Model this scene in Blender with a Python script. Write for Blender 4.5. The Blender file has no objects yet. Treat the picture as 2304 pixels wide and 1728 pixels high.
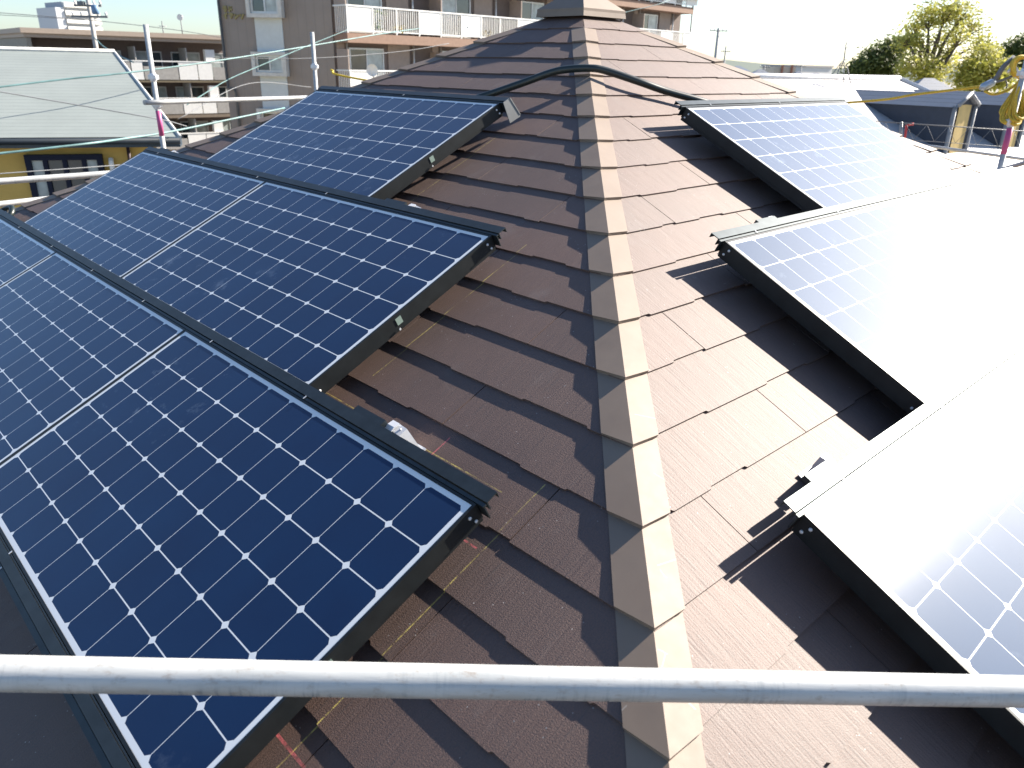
import bpy, bmesh, math, random
from mathutils import Vector, Matrix
R = math.radians
S = bpy.context.scene
COL = S.collection
rnd = random.Random(11)

# ------------------------------------------------------------------ camera
ZA = 7.6                                   # height of the roof apex above the street
APEX = Vector((0, 0, ZA))
CAM = Vector((-0.25215, -4.93696, ZA - 0.32513))
YAW, PIT, ROLL, FPX = -0.02073, 0.39238, 0.02107, 1731.62
FW = Vector((math.sin(YAW) * math.cos(PIT), math.cos(YAW) * math.cos(PIT), -math.sin(PIT)))
_rt = Vector((math.cos(YAW), -math.sin(YAW), 0)); _up = _rt.cross(FW)
RT = math.cos(ROLL) * _rt + math.sin(ROLL) * _up
UP = -math.sin(ROLL) * _rt + math.cos(ROLL) * _up
cd = bpy.data.cameras.new('camera'); cam = bpy.data.objects.new('camera', cd); COL.objects.link(cam)
cam.matrix_world = Matrix(((RT.x, UP.x, -FW.x, CAM.x), (RT.y, UP.y, -FW.y, CAM.y), (RT.z, UP.z, -FW.z, CAM.z), (0, 0, 0, 1)))
cd.sensor_width = 36; cd.lens = FPX / 2304 * 36
cd.clip_start = 0.05; cd.clip_end = 6000
cd.dof.use_dof = True; cd.dof.focus_distance = 2.5; cd.dof.aperture_fstop = 6.3
S.camera = cam

# ------------------------------------------------------------------ light
SUN_AZ, SUN_EL = 58.5, 31.8                # azimuth clockwise from +Y
sd = Vector((math.sin(R(SUN_AZ)) * math.cos(R(SUN_EL)), math.cos(R(SUN_AZ)) * math.cos(R(SUN_EL)), math.sin(R(SUN_EL))))
w = bpy.data.worlds.new('World'); S.world = w; w.use_nodes = True
nt = w.node_tree; nt.nodes.clear()
sky = nt.nodes.new('ShaderNodeTexSky'); sky.sky_type = 'NISHITA'; sky.sun_disc = False
sky.sun_elevation = R(SUN_EL); sky.sun_rotation = R(SUN_AZ)
sky.air_density = 0.95; sky.dust_density = 0.7; sky.ozone_density = 3.6
bg = nt.nodes.new('ShaderNodeBackground'); bg.inputs['Strength'].default_value = 0.066
ow = nt.nodes.new('ShaderNodeOutputWorld')
nt.links.new(sky.outputs[0], bg.inputs[0]); nt.links.new(bg.outputs[0], ow.inputs[0])
sl = bpy.data.lights.new('sun', 'SUN'); sl.energy = 5.0; sl.angle = R(0.5); sl.color = (1, 0.905, 0.79)
so = bpy.data.objects.new('sun', sl); COL.objects.link(so)
so.rotation_euler = sd.to_track_quat('Z', 'Y').to_euler(); so.location = (30, 20, 40)
vs = S.view_settings
vs.view_transform = 'Standard'; vs.look = 'None'; vs.gamma = 1; vs.use_curve_mapping = False
vs.exposure = 1.72
S.cycles.max_bounces = 6; S.cycles.volume_bounces = 0

def at(x, y, d):                            # photo pixel (2304 wide) + depth in metres -> world point
    return CAM + d * (FW + RT * ((x - 1152) / FPX) - UP * ((y - 864) / FPX))

# ------------------------------------------------------------------ helpers
def tag(o, label=None, cat=None, group=None, kind=None):
    if label: o['label'] = label
    if cat: o['category'] = cat
    if group: o['group'] = group
    if kind: o['kind'] = kind
    return o

def empty(name, mat=None):
    o = bpy.data.objects.new(name, None); COL.objects.link(o); o.empty_display_size = 0.1
    if mat is not None: o.matrix_world = mat
    return o

def thing(name, label, cat, mat=None, group=None):
    if isinstance(mat, (Vector, tuple)): mat = Matrix.Translation(mat)
    return tag(empty(name, mat), label, cat, group)

class MB:
    def __init__(s): s.v = []; s.f = []; s.uv = {}; s.t = {}; s.sm = set()
    def face(s, pts, uv=None, tint=None):
        n = len(s.v); s.v += [tuple(p) for p in pts]; s.f.append(list(range(n, n + len(pts))))
        if uv: s.uv[len(s.f) - 1] = uv
        if tint is not None: s.t[len(s.f) - 1] = tint
    def hexa(s, p, tint=None):              # 8 points: bottom 0-3 ccw, top 4-7
        n = len(s.v); s.v += [tuple(q) for q in p]
        for f in ((3, 2, 1, 0), (4, 5, 6, 7), (0, 1, 5, 4), (1, 2, 6, 5), (2, 3, 7, 6), (3, 0, 4, 7)):
            s.f.append([n + i for i in f])
            if tint is not None: s.t[len(s.f) - 1] = tint
    def box(s, lo, hi, M=None, tint=None):
        x0, y0, z0 = lo; x1, y1, z1 = hi
        p = [Vector(q) for q in ((x0, y0, z0), (x1, y0, z0), (x1, y1, z0), (x0, y1, z0), (x0, y0, z1), (x1, y0, z1), (x1, y1, z1), (x0, y1, z1))]
        if M is not None: p = [M @ q for q in p]
        s.hexa(p, tint)
    def prism(s, poly, a, b, fn):           # poly of (i,j), extruded from a to b; fn(i,j,k)->xyz
        n = len(s.v); m = len(poly)
        s.v += [tuple(fn(i, j, a)) for i, j in poly] + [tuple(fn(i, j, b)) for i, j in poly]
        s.f.append([n + i for i in range(m)][::-1]); s.f.append([n + m + i for i in range(m)])
        for i in range(m): s.f.append([n + i, n + (i + 1) % m, n + m + (i + 1) % m, n + m + i])
    def tube(s, pts, r, seg=10, cap=True):
        pts = [Vector(p) for p in pts]; n0 = len(s.v); prev = None
        rr = r if isinstance(r, (list, tuple)) else [r] * len(pts)
        for k, p in enumerate(pts):
            d = (pts[min(k + 1, len(pts) - 1)] - pts[max(k - 1, 0)]).normalized()
            if prev is None:
                a = d.orthogonal().normalized()
            else:
                a = (prev - d * prev.dot(d)).normalized()
            prev = a; b = d.cross(a)
            for i in range(seg):
                t = 2 * math.pi * i / seg
                s.v.append(tuple(p + (a * math.cos(t) + b * math.sin(t)) * rr[k]))
        for k in range(len(pts) - 1):
            for i in range(seg):
                j = (i + 1) % seg
                s.f.append([n0 + k * seg + i, n0 + k * seg + j, n0 + (k + 1) * seg + j, n0 + (k + 1) * seg + i]); s.sm.add(len(s.f) - 1)
        if cap:
            s.f.append([n0 + i for i in range(seg)][::-1]); s.f.append([n0 + (len(pts) - 1) * seg + i for i in range(seg)])
    def mesh(s, name):
        me = bpy.data.meshes.new(name); me.from_pydata(s.v, [], s.f)
        if s.uv:
            ul = me.uv_layers.new(name='UVMap')
            for fi, uvs in s.uv.items():
                for li, q in zip(me.polygons[fi].loop_indices, uvs): ul.data[li].uv = q
        at_ = me.attributes.new('tint', 'FLOAT', 'FACE')
        at_.data.foreach_set('value', [s.t.get(i, 0.5) for i in range(len(s.f))])
        if s.sm:
            me.polygons.foreach_set('use_smooth', [i in s.sm for i in range(len(s.f))])
        me.update(); return me
    def build(s, name, mat, parent=None, M=None, bevel=0):
        me = s.mesh(name); me.materials.append(mat)
        o = bpy.data.objects.new(name, me); COL.objects.link(o)
        if parent is not None:
            o.parent = parent
            if M is not None: o.matrix_local = M
        elif M is not None: o.matrix_world = M
        if bevel:
            b = o.modifiers.new('bevel', 'BEVEL'); b.width = bevel; b.segments = 2; b.limit_method = 'ANGLE'; b.angle_limit = R(40)
        return o

def copy_thing(o, label, M, group=None):
    c = o.copy(); COL.objects.link(c); c.matrix_world = M; c['label'] = label
    if group: c['group'] = group
    for ch in o.children:
        d = ch.copy(); COL.objects.link(d); d.parent = c
        for g in ch.children:
            e = g.copy(); COL.objects.link(e); e.parent = d
    return c

# ------------------------------------------------------------------ materials
class NT:
    def __init__(s, name):
        s.m = bpy.data.materials.new(name); s.m.use_nodes = True
        s.t = s.m.node_tree; s.b = s.t.nodes['Principled BSDF']
    def n(s, kind, **kw):
        o = s.t.nodes.new(kind)
        for k, v in kw.items(): setattr(o, k, v)
        return o
    def l(s, a, b): s.t.links.new(a, b)
    def math(s, op, a, b=None, c=None):
        o = s.n('ShaderNodeMath', operation=op)
        for i, q in enumerate((a, b, c)):
            if q is None: continue
            if isinstance(q, (int, float)): o.inputs[i].default_value = q
            else: s.l(q, o.inputs[i])
        return o.outputs[0]
    def mix(s, f, a, b, mode='MIX'):
        o = s.n('ShaderNodeMix', data_type='RGBA', blend_type=mode)
        for i, q in ((0, f), (6, a), (7, b)):
            if isinstance(q, (int, float)): o.inputs[i].default_value = q
            elif isinstance(q, tuple): o.inputs[i].default_value = (*q, 1) if len(q) == 3 else q
            else: s.l(q, o.inputs[i])
        return o.outputs[2]
    def noise(s, vec, scale, detail=3, rough=0.55):
        o = s.n('ShaderNodeTexNoise'); o.inputs['Scale'].default_value = scale
        o.inputs['Detail'].default_value = detail; o.inputs['Roughness'].default_value = rough
        if vec is not None: s.l(vec, o.inputs['Vector'])
        return o.outputs['Fac']
    def ramp(s, f, a, b, ca=(0, 0, 0), cb=(1, 1, 1)):
        o = s.n('ShaderNodeValToRGB'); e = o.color_ramp.elements
        e[0].position = a; e[1].position = b; e[0].color = (*ca, 1); e[1].color = (*cb, 1)
        s.l(f, o.inputs[0]); return o.outputs[0]
    def mapping(s, vec, sc):
        o = s.n('ShaderNodeMapping'); o.inputs['Scale'].default_value = sc; s.l(vec, o.inputs['Vector']); return o.outputs[0]
    def bump(s, h, st, dist):
        o = s.n('ShaderNodeBump'); o.inputs['Strength'].default_value = st; o.inputs['Distance'].default_value = dist
        s.l(h, o.inputs['Height']); s.l(o.outputs[0], s.b.inputs['Normal']); return o
    def set(s, **kw):
        for k, v in kw.items():
            i = s.b.inputs[k.replace('_', ' ')]
            if hasattr(v, 'links') or hasattr(v, 'is_linked'): s.l(v, i)
            else: i.default_value = v

def simple(name, c, rough=0.6, metal=0.0, var=0.12, scale=6.0, spec=0.5, bump=0.0, bscale=60):
    q = NT(name); co = q.n('ShaderNodeTexCoord').outputs['Object']
    nz = q.noise(co, scale, 4)
    lo = tuple(max(0, x * (1 - var)) for x in c); hi = tuple(min(1, x * (1 + var)) for x in c)
    q.l(q.mix(q.ramp(nz, 0.3, 0.7), lo, hi), q.b.inputs['Base Color'])
    q.b.inputs['Roughness'].default_value = rough; q.b.inputs['Metallic'].default_value = metal
    q.b.inputs['Specular IOR Level'].default_value = spec
    if bump: q.bump(q.noise(co, bscale, 3), bump, 0.01)
    return q.m

def roof_mat(name, chalk=()):
    q = NT(name)
    uv = q.n('ShaderNodeUVMap').outputs[0]
    sep = q.n('ShaderNodeSeparateXYZ'); q.l(uv, sep.inputs[0])
    X, V = sep.outputs[0], sep.outputs[1]
    tint = q.n('ShaderNodeAttribute', attribute_name='tint').outputs['Fac']
    big = q.noise(uv, 2.2, 5, 0.6)
    fine = q.noise(uv, 300, 2, 0.7)
    streak = q.noise(q.mapping(uv, (1, 0.045, 1)), 170, 3, 0.6)
    warp = q.noise(q.mapping(uv, (1, 0.16, 1)), 26, 2)
    c = q.mix(q.ramp(big, 0.3, 0.72), (0.038, 0.0185, 0.0125), (0.056, 0.029, 0.0205))
    c = q.mix(tint, c, q.mix(1.0, c, (1.22, 1.18, 1.15), 'MULTIPLY'))
    c = q.mix(q.ramp(fine, 0.35, 0.75), c, q.mix(1.0, c, (2.1, 1.95, 1.8), 'MULTIPLY'))
    c = q.mix(q.math('MULTIPLY', q.ramp(streak, 0.60, 0.70), 0.55), c, (0.026, 0.019, 0.017))
    # pale weathered smears and light granules
    smear = q.math('MULTIPLY', q.ramp(q.noise(q.mapping(uv, (1, 0.6, 1)), 5.5, 6, 0.7), 0.58, 0.78), 0.30)
    c = q.mix(smear, c, (0.16, 0.145, 0.135))
    vo = q.n('ShaderNodeTexVoronoi'); vo.inputs['Scale'].default_value = 62; q.l(uv, vo.inputs['Vector'])
    dots = q.math('MULTIPLY', q.math('LESS_THAN', vo.outputs['Distance'], 0.085), q.math('GREATER_THAN', q.noise(uv, 7, 3), 0.56))
    c = q.mix(q.math('MULTIPLY', dots, 0.65), c, (0.42, 0.40, 0.38))
    for axis, p0, lo, hi, wd, colr in chalk:
        A, B = (X, V) if axis == 'x' else (V, X)
        wob = q.math('MULTIPLY_ADD', q.noise(uv, 3.0, 2), 0.006, p0 - 0.003)
        m = q.math('LESS_THAN', q.math('ABSOLUTE', q.math('SUBTRACT', A, wob)), wd)
        m = q.math('MULTIPLY', m, q.math('MULTIPLY', q.math('GREATER_THAN', B, lo), q.math('LESS_THAN', B, hi)))
        m = q.math('MULTIPLY', m, q.ramp(q.noise(uv, 60, 3, 0.7), 0.36, 0.56))
        m = q.math('MULTIPLY', m, q.ramp(q.noise(uv, 5, 2), 0.30, 0.62))
        c = q.mix(q.math('MULTIPLY', m, 0.8), c, colr)
    q.l(c, q.b.inputs['Base Color'])
    q.set(Roughness=q.math('MULTIPLY_ADD', fine, 0.10, 0.64))
    q.b.inputs['Specular IOR Level'].default_value = 1.0; q.b.inputs['IOR'].default_value = 1.56
    h = q.math('ADD', q.math('MULTIPLY', fine, 0.28), q.math('ADD', q.math('MULTIPLY', streak, 0.42), q.math('MULTIPLY', warp, 0.5)))
    q.bump(h, 0.75, 0.004)
    return q.m

YEL = (0.62, 0.50, 0.10); RED = (0.75, 0.12, 0.14)
M_TILE = roof_mat('slate_tile')
M_TILE_CHALK = roof_mat('slate_tile_with_chalk', (
    ('x', 2.228, 2.80, 4.1, 0.0017, YEL), ('x', 1.450, 2.03, 2.75, 0.0017, YEL), ('x', 0.676, 1.40, 2.05, 0.0017, YEL),
    ('v', 2.873, 1.30, 2.15, 0.0017, YEL),
    ('v', 3.020, 2.15, 2.212, 0.0024, RED), ('v', 3.566, 2.12, 2.275, 0.0034, RED), ('x', 1.885, 2.81, 2.905, 0.0022, RED)))
M_BASE = simple('roof_underlay', (0.02, 0.018, 0.017), 0.8)

def cap_mat():
    q = NT('painted_steel_cap'); co = q.n('ShaderNodeTexCoord').outputs['Object']
    nz = q.noise(co, 5, 5, 0.6)
    c = q.mix(q.ramp(nz, 0.3, 0.7), (0.175, 0.132, 0.100), (0.205, 0.158, 0.120))
    vo = q.n('ShaderNodeTexVoronoi', feature='DISTANCE_TO_EDGE'); vo.inputs['Scale'].default_value = 3.1
    q.l(q.mapping(co, (1, 1.6, 0.4)), vo.inputs['Vector'])
    scr = q.math('MULTIPLY', q.math('LESS_THAN', vo.outputs['Distance'], 0.004), q.math('GREATER_THAN', q.noise(co, 6, 2), 0.62))
    c = q.mix(q.math('MULTIPLY', scr, 0.5), c, (0.4, 0.37, 0.33))
    q.l(c, q.b.inputs['Base Color']); q.set(Roughness=q.math('MULTIPLY_ADD', q.noise(co, 30, 3), 0.10, 0.56))
    q.bump(q.noise(co, 7, 2), 0.12, 0.01)
    return q.m
M_CAP = cap_mat()

CP = 0.1265
def laminate_mat():
    q = NT('solar_laminate'); uv = q.n('ShaderNodeUVMap').outputs[0]
    sep = q.n('ShaderNodeSeparateXYZ'); q.l(uv, sep.inputs[0])
    cx = q.math('DIVIDE', sep.outputs[0], CP); cy = q.math('DIVIDE', sep.outputs[1], CP)
    ax = q.math('ABSOLUTE', q.math('SUBTRACT', q.math('FRACT', cx), 0.5)); ay = q.math('ABSOLUTE', q.math('SUBTRACT', q.math('FRACT', cy), 0.5))
    inside = q.math('MULTIPLY', q.math('LESS_THAN', q.math('ABSOLUTE', q.math('SUBTRACT', cx, 6)), 6.0), q.math('LESS_THAN', q.math('ABSOLUTE', q.math('SUBTRACT', cy, 3)), 3.0))
    m = q.math('MULTIPLY', q.math('LESS_THAN', ax, 0.4935), q.math('LESS_THAN', ay, 0.4880))
    m = q.math('MULTIPLY', m, q.math('LESS_THAN', q.math('ADD', ax, ay), 0.905))
    m = q.math('MULTIPLY', m, inside)
    cell = q.mix(q.ramp(q.noise(uv, 3, 3), 0.3, 0.7), (0.0002, 0.0105, 0.050), (0.0004, 0.0175, 0.068))
    # each cell a touch different
    wn = q.n('ShaderNodeTexWhiteNoise', noise_dimensions='2D'); cmb = q.n('ShaderNodeCombineXYZ')
    q.l(q.math('FLOOR', cx), cmb.inputs[0]); q.l(q.math('FLOOR', cy), cmb.inputs[1]); q.l(cmb.outputs[0], wn.inputs['Vector'])
    cell = q.mix(q.math('MULTIPLY', wn.outputs['Value'], 0.4), cell, (0.002, 0.018, 0.066))
    c = q.mix(m, (0.70, 0.72, 0.72), cell)
    # dusty smudges left by hands and rain
    oi = q.n('ShaderNodeObjectInfo')
    ad = q.n('ShaderNodeVectorMath', operation='ADD'); q.l(uv, ad.inputs[0]); q.l(oi.outputs['Location'], ad.inputs[1])
    sm = q.math('MULTIPLY', q.ramp(q.noise(ad.outputs[0], 7, 6, 0.75), 0.58, 0.76), q.ramp(q.noise(ad.outputs[0], 1.7, 2), 0.50, 0.62))
    c = q.mix(q.math('MULTIPLY', sm, 0.34), c, (0.35, 0.42, 0.50))
    q.l(c, q.b.inputs['Base Color'])
    q.b.inputs['Roughness'].default_value = 0.66; q.b.inputs['Specular IOR Level'].default_value = 0.34; q.b.inputs['Specular Tint'].default_value = (0.5, 0.76, 1, 1)
    q.b.inputs['Coat Weight'].default_value = 1.0; q.b.inputs['Coat IOR'].default_value = 1.30
    q.set(Coat_Roughness=q.math('MULTIPLY_ADD', q.noise(ad.outputs[0], 5, 4), 0.03, 0.112))
    bo = q.n('ShaderNodeBump'); bo.inputs['Strength'].default_value = 0.05; bo.inputs['Distance'].default_value = 0.001
    q.l(q.noise(uv, 900, 2), bo.inputs['Height']); q.l(bo.outputs[0], q.b.inputs['Coat Normal'])
    return q.m
M_LAM = laminate_mat()
M_BLACK = simple('black_anodised_aluminium', (0.055, 0.066, 0.070), 0.46, 0.8, 0.15, 20)
M_FRAME = simple('black_frame', (0.016, 0.019, 0.020), 0.42, 0.35, 0.2, 20)
M_STEEL = simple('bright_steel', (0.66, 0.67, 0.68), 0.38, 0.3, 0.1, 40)
M_TAG = simple('grey_green_tag', (0.20, 0.26, 0.22), 0.4)
M_HOSE = simple('black_conduit', (0.014, 0.022, 0.020), 0.38, 0, 0.2, 12, 0.6)

def pipe_mat():
    q = NT('galvanised_pipe'); co = q.n('ShaderNodeTexCoord').outputs['Object']
    c = q.mix(q.ramp(q.noise(q.mapping(co, (0.6, 5, 5)), 9, 5), 0.3, 0.7), (0.36, 0.38, 0.38), (0.50, 0.51, 0.50))
    st = q.math('MULTIPLY', q.ramp(q.noise(q.mapping(co, (22, 1.5, 1.5)), 4, 5, 0.75), 0.50, 0.62), q.ramp(q.noise(q.mapping(co, (3, 8, 8)), 3, 3), 0.44, 0.58))
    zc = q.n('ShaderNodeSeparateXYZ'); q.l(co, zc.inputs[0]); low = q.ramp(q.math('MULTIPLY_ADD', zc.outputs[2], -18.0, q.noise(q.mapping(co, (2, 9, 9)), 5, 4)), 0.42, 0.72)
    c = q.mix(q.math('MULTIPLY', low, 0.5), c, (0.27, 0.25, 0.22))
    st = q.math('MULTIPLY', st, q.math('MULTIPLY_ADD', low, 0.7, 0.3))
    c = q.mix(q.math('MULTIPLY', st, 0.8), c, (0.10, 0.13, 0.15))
    ru = q.math('MULTIPLY', q.ramp(q.noise(q.mapping(co, (14, 24, 24)), 3, 6, 0.75), 0.55, 0.70), 0.6)
    c = q.mix(ru, c, (0.22, 0.17, 0.13))
    q.l(c, q.b.inputs['Base Color']); q.b.inputs['Metallic'].default_value = 0.0
    q.set(Roughness=q.math('MULTIPLY_ADD', q.noise(co, 14, 4), 0.2, 0.34))
    q.bump(q.noise(q.mapping(co, (1, 6, 6)), 22, 4), 0.12, 0.003)
    return q.m
M_PIPE = pipe_mat()
M_PINK = simple('pink_paint', (0.50, 0.09, 0.24), 0.5)
M_ROPE = simple('yellow_rope', (0.60, 0.42, 0.04), 0.7, 0, 0.3, 90, bump=0.3, bscale=300)
M_TEAL = simple('teal_cable_sleeve', (0.12, 0.23, 0.23), 0.5, 0, 0.3, 3)
M_WIRE = simple('grey_wire', (0.16, 0.17, 0.18), 0.6)
M_STRAP = simple('grey_strap', (0.16, 0.17, 0.18), 0.8)

# ------------------------------------------------------------------ the tiled roof
P = 0.45703; CPH, SPH = math.cos(P), math.sin(P); s2 = math.sqrt(0.5)
V0, EXP, HP = 0.3114, 0.17716, 0.11805
VE = V0 + 24 * EXP                          # eave
def slope_M(k):                             # 0 left slope, 1 right slope, 2 back right, 3 back left
    a = R(-135 + 90 * k)                    # direction the slope falls towards
    d = Vector((math.cos(a), math.sin(a), 0))
    x = Vector((-d.y, d.x, 0)); y = -Vector((d.x * CPH, d.y * CPH, -SPH)); z = x.cross(y)
    return Matrix(((x.x, y.x, z.x, APEX.x), (x.y, y.y, z.y, APEX.y), (x.z, y.z, z.z, APEX.z), (0, 0, 0, 1)))
SL, SR = slope_M(0), slope_M(1)             # local x to the right, y upslope (v = -y), z normal

def clip(poly, a, b, c):                    # keep a*x+b*v+c >= 0
    out = []
    for i in range(len(poly)):
        p, q = poly[i], poly[(i + 1) % len(poly)]
        fp, fq = a * p[0] + b * p[1] + c, a * q[0] + b * q[1] + c
        if fp >= 0: out.append(p)
        if (fp >= 0) != (fq >= 0):
            t = fp / (fp - fq); out.append((p[0] + t * (q[0] - p[0]), p[1] + t * (q[1] - p[1])))
    return out

TT = 0.0078
def slope_mesh(seed):
    r = random.Random(seed); mb = MB()
    for k in range(0, 25):
        vb = V0 + k * EXP; half = vb * CPH + 0.02
        x = -half - r.random() * 0.91
        x = math.floor(-half / 0.91) * 0.91 + (k % 2) * 0.455 - 0.91 + r.uniform(-.03, .03)
        while x < half:
            x1 = x + 0.907
            bot = []; xx = x; lev = r.random() < 0.5
            while xx < x1 - 0.05:
                wseg = r.choice((0.152, 0.227, 0.303, 0.303)); xe = min(xx + wseg, x1)
                if x1 - xe < 0.07: xe = x1
                d = vb - (0.006 if lev else 0.0)
                if bot:
                    bot.append((xx - 0.003, bot[-1][1])); bot.append((xx + 0.003, d))
                else: bot.append((xx, d))
                xx = xe; lev = not lev
            bot.append((x1, bot[-1][1]))
            top = vb - EXP - 0.03
            poly = bot + [(x1, top), (x, top)]
            poly = clip(poly, 1, CPH, 0); poly = clip(poly, -1, CPH, 0)
            if len(poly) >= 3:
                t = r.random()
                lift = r.uniform(-0.0006, 0.0008)
                def h(v): return max(0.0004, TT + lift + (v - vb) * (TT / EXP))
                hi = [(px, -pv, h(pv)) for px, pv in poly]; lo = [(px, -pv, h(pv) - TT + 0.0002) for px, pv in poly]
                uv = [(px, pv) for px, pv in poly]
                mb.face(hi[::-1] if False else hi, uv, t)
                m = len(poly)
                for i in range(m):
                    j = (i + 1) % m
                    mb.face([lo[i], lo[j], hi[j], hi[i]], [uv[i], uv[j], uv[j], uv[i]], t)
            x += 0.910
    return mb

house = thing('tiled_house', 'brown slate tiled hip roof house under the solar panels', 'house', Matrix.Translation((0, 0, 0)))
for k in range(4):
    o = slope_mesh(5 + k).build('roof_slope', M_TILE_CHALK if k == 0 else M_TILE, house, slope_M(k))
ub = MB(); rr_ = VE * 2 * s2 * CPH; ez = ZA - VE * SPH
ring = [Vector((0, -rr_, ez - 0.012)), Vector((rr_, 0, ez - 0.012)), Vector((0, rr_, ez - 0.012)), Vector((-rr_, 0, ez - 0.012))]
for i in range(4): ub.face([ring[i], ring[(i + 1) % 4], APEX - Vector((0, 0, 0.012))])
ub.build('roof_deck', M_BASE, house)
M_FASCIA = simple('dark_fascia', (0.06, 0.05, 0.045), 0.5)
M_CREAM = simple('cream_siding', (0.48, 0.43, 0.35), 0.8, 0, 0.08)
fb = MB()
for i in range(4):
    a, b = ring[i] * 1.0, ring[(i + 1) % 4] * 1.0
    cc = Vector((0, 0, 0)); ia = Vector((a.x * 0.985, a.y * 0.985, a.z)); ib = Vector((b.x * 0.985, b.y * 0.985, b.z)); dz = Vector((0, 0, -0.19))
    fb.hexa([ia + dz, ib + dz, b + dz, a + dz, ia, ib, b, a])
fb.face([q * 0.986 + Vector((0, 0, (ez - 0.15) * (1 - 0.986))) - Vector((0, 0, 0.15)) for q in ring])
fb.build('eave_fascia', M_FASCIA, house)
wb = MB(); wr = rr_ - 0.65
wc = [(0, -wr), (wr, 0), (0, wr), (-wr, 0)]
wb.hexa([Vector((x, y, 0)) for x, y in wc] + [Vector((x, y, ez - 0.10)) for x, y in wc])
wb.build('wall', M_CREAM, house)

CW = 0.092                                  # cap width along the course
def cap_piece(v1, v2, lift=0.006, step=0.012):
    mb = MB()
    def pt(side, v, off, n):                # side -1 on the slope left of the hip, +1 right
        if side < 0: return SL @ Vector((v * CPH - off, -v, n))
        return SR @ Vector((-v * CPH + off, -v, n))
    def ridge(v, n):
        a, b = pt(-1, v, 0, n / 0.902), pt(1, v, 0, n / 0.902); q = (a + b) / 2; q.x = 0; q.z += 0.0; return q
    n1, n2 = lift, lift + step
    for sgn in (-1, 1):
        a, b = ridge(v1, n1), ridge(v2, n2)
        c, d = pt(sgn, v2, CW, n2 - 0.004), pt(sgn, v1, CW, n1 - 0.004)
        e, f = pt(sgn, v2, CW, 0.002), pt(sgn, v1, CW, 0.001)
        g = ridge(v2, 0.004)
        mb.face([a, b, c, d] if sgn < 0 else [d, c, b, a])
        mb.face([d, c, e, f]); mb.face([b, g, e, c])
    return mb
hipM = [Matrix.Rotation(R(90 * k), 4, 'Z') for k in range(4)]
for k in range(1, 25):
    v1, v2 = V0 + (k - 1) * EXP - 0.015, V0 + k * EXP
    me = cap_piece(v1, v2).mesh('hip_cap'); me.materials.append(M_CAP)
    for hk in (0, 1, 3):
        o = bpy.data.objects.new('hip_cap', me); COL.objects.link(o); o.parent = house; o.matrix_local = hipM[hk]
ac = MB(); va = 0.185; ad = 0.085
base = [slope_M(k) @ Vector((-va * CPH, -va, 0.064)) for k in range(4)]
for i in range(4):
    base[i] = Vector((base[i].x, base[i].y, base[0].z))
rad = va * 2 * s2 * CPH + 0.02
base = [Vector((0, -rad, base[0].z)), Vector((rad, 0, base[0].z)), Vector((0, rad, base[0].z)), Vector((-rad, 0, base[0].z))]
topp = APEX + Vector((0, 0, 0.110))
for i in range(4):
    a, b = base[i], base[(i + 1) % 4]; dz = Vector((0, 0, -0.014))
    ac.face([a, b, topp]); ac.face([a + dz, b + dz, b, a])
    a2, b2 = a * 1.0 + dz, b * 1.0 + dz
    A3 = Vector((a.x * 1.02, a.y * 1.02, a.z - 0.040)); B3 = Vector((b.x * 1.02, b.y * 1.02, b.z - 0.040))
    ac.face([A3, B3, b2, a2])
ac.build('apex_cap', M_CAP, house)

# ------------------------------------------------------------------ solar panels
PW, PD, FH = 1.559, 0.798, 0.046
MX = (PW - 12 * CP) / 2; MY = (PD - 6 * CP) / 2
def pm(S_, x, v, n=0.0): return S_ @ Matrix.Translation((x, -v, n))

def make_panel(M, label):                   # local origin: upper left corner on the tiles; x right, y upslope
    t = thing('solar_panel', label, 'solar panel', M, 'solar panels on the tiled roof')
    lam = MB(); L = 0.0075; z = HP - 0.0012
    lam.face([(L, -PD + L, z), (PW - L, -PD + L, z), (PW - L, -L, z), (L, -L, z)],
             [(L - MX, PD - L - MY), (PW - L - MX, PD - L - MY), (PW - L - MX, L - MY), (L - MX, L - MY)])
    lam.face([(L, -L, z - .005), (PW - L, -L, z - .005), (PW - L, -PD + L, z - .005), (L, -PD + L, z - .005)])
    lam.build('laminate', M_LAM, t)
    fr = MB()
    for lo, hi in (((0, -PD, HP - FH), (L, 0, HP)), ((PW - L, -PD, HP - FH), (PW, 0, HP)),
                   ((L, -L, HP - FH), (PW - L, 0, HP)), ((L, -PD, HP - FH), (PW - L, -PD + L, HP))):
        fr.box(lo, hi)
    fr.build('frame', M_FRAME, t)
    for x0, x1 in ((0.004, 0.016), (PW - 0.016, PW - 0.004)):
        sk = MB(); sk.box((x0, -PD + 0.002, HP - FH - 0.012), (x1, -0.002, HP - FH - 0.002)); sk.build('side_skirt', M_FRAME, t)
    return t

def bolts(t, x, sgn):
    for y, z in ((-0.030, HP - 0.017), (-0.020, HP - 0.038), (-PD + 0.035, HP - 0.036)):
        b = MB(); b.tube([(x, y, z), (x + sgn * 0.003, y, z), (x + sgn * 0.004, y, z)], [0.0045, 0.0042, 0.002], 10); b.build('bolt', M_STEEL, t)
    if sgn < 0: return
    b = MB(); b.box((min(x, x + sgn * 0.002), -0.447, HP - 0.036), (max(x, x + sgn * 0.002), -0.425, HP - 0.012)); b.build('tag', M_TAG, t)
    b = MB(); b.tube([(x, -0.447, HP - 0.05), (x + sgn * 0.004, -0.447, HP - 0.05)], 0.0035, 8); b.build('bolt', M_STEEL, t)

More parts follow.
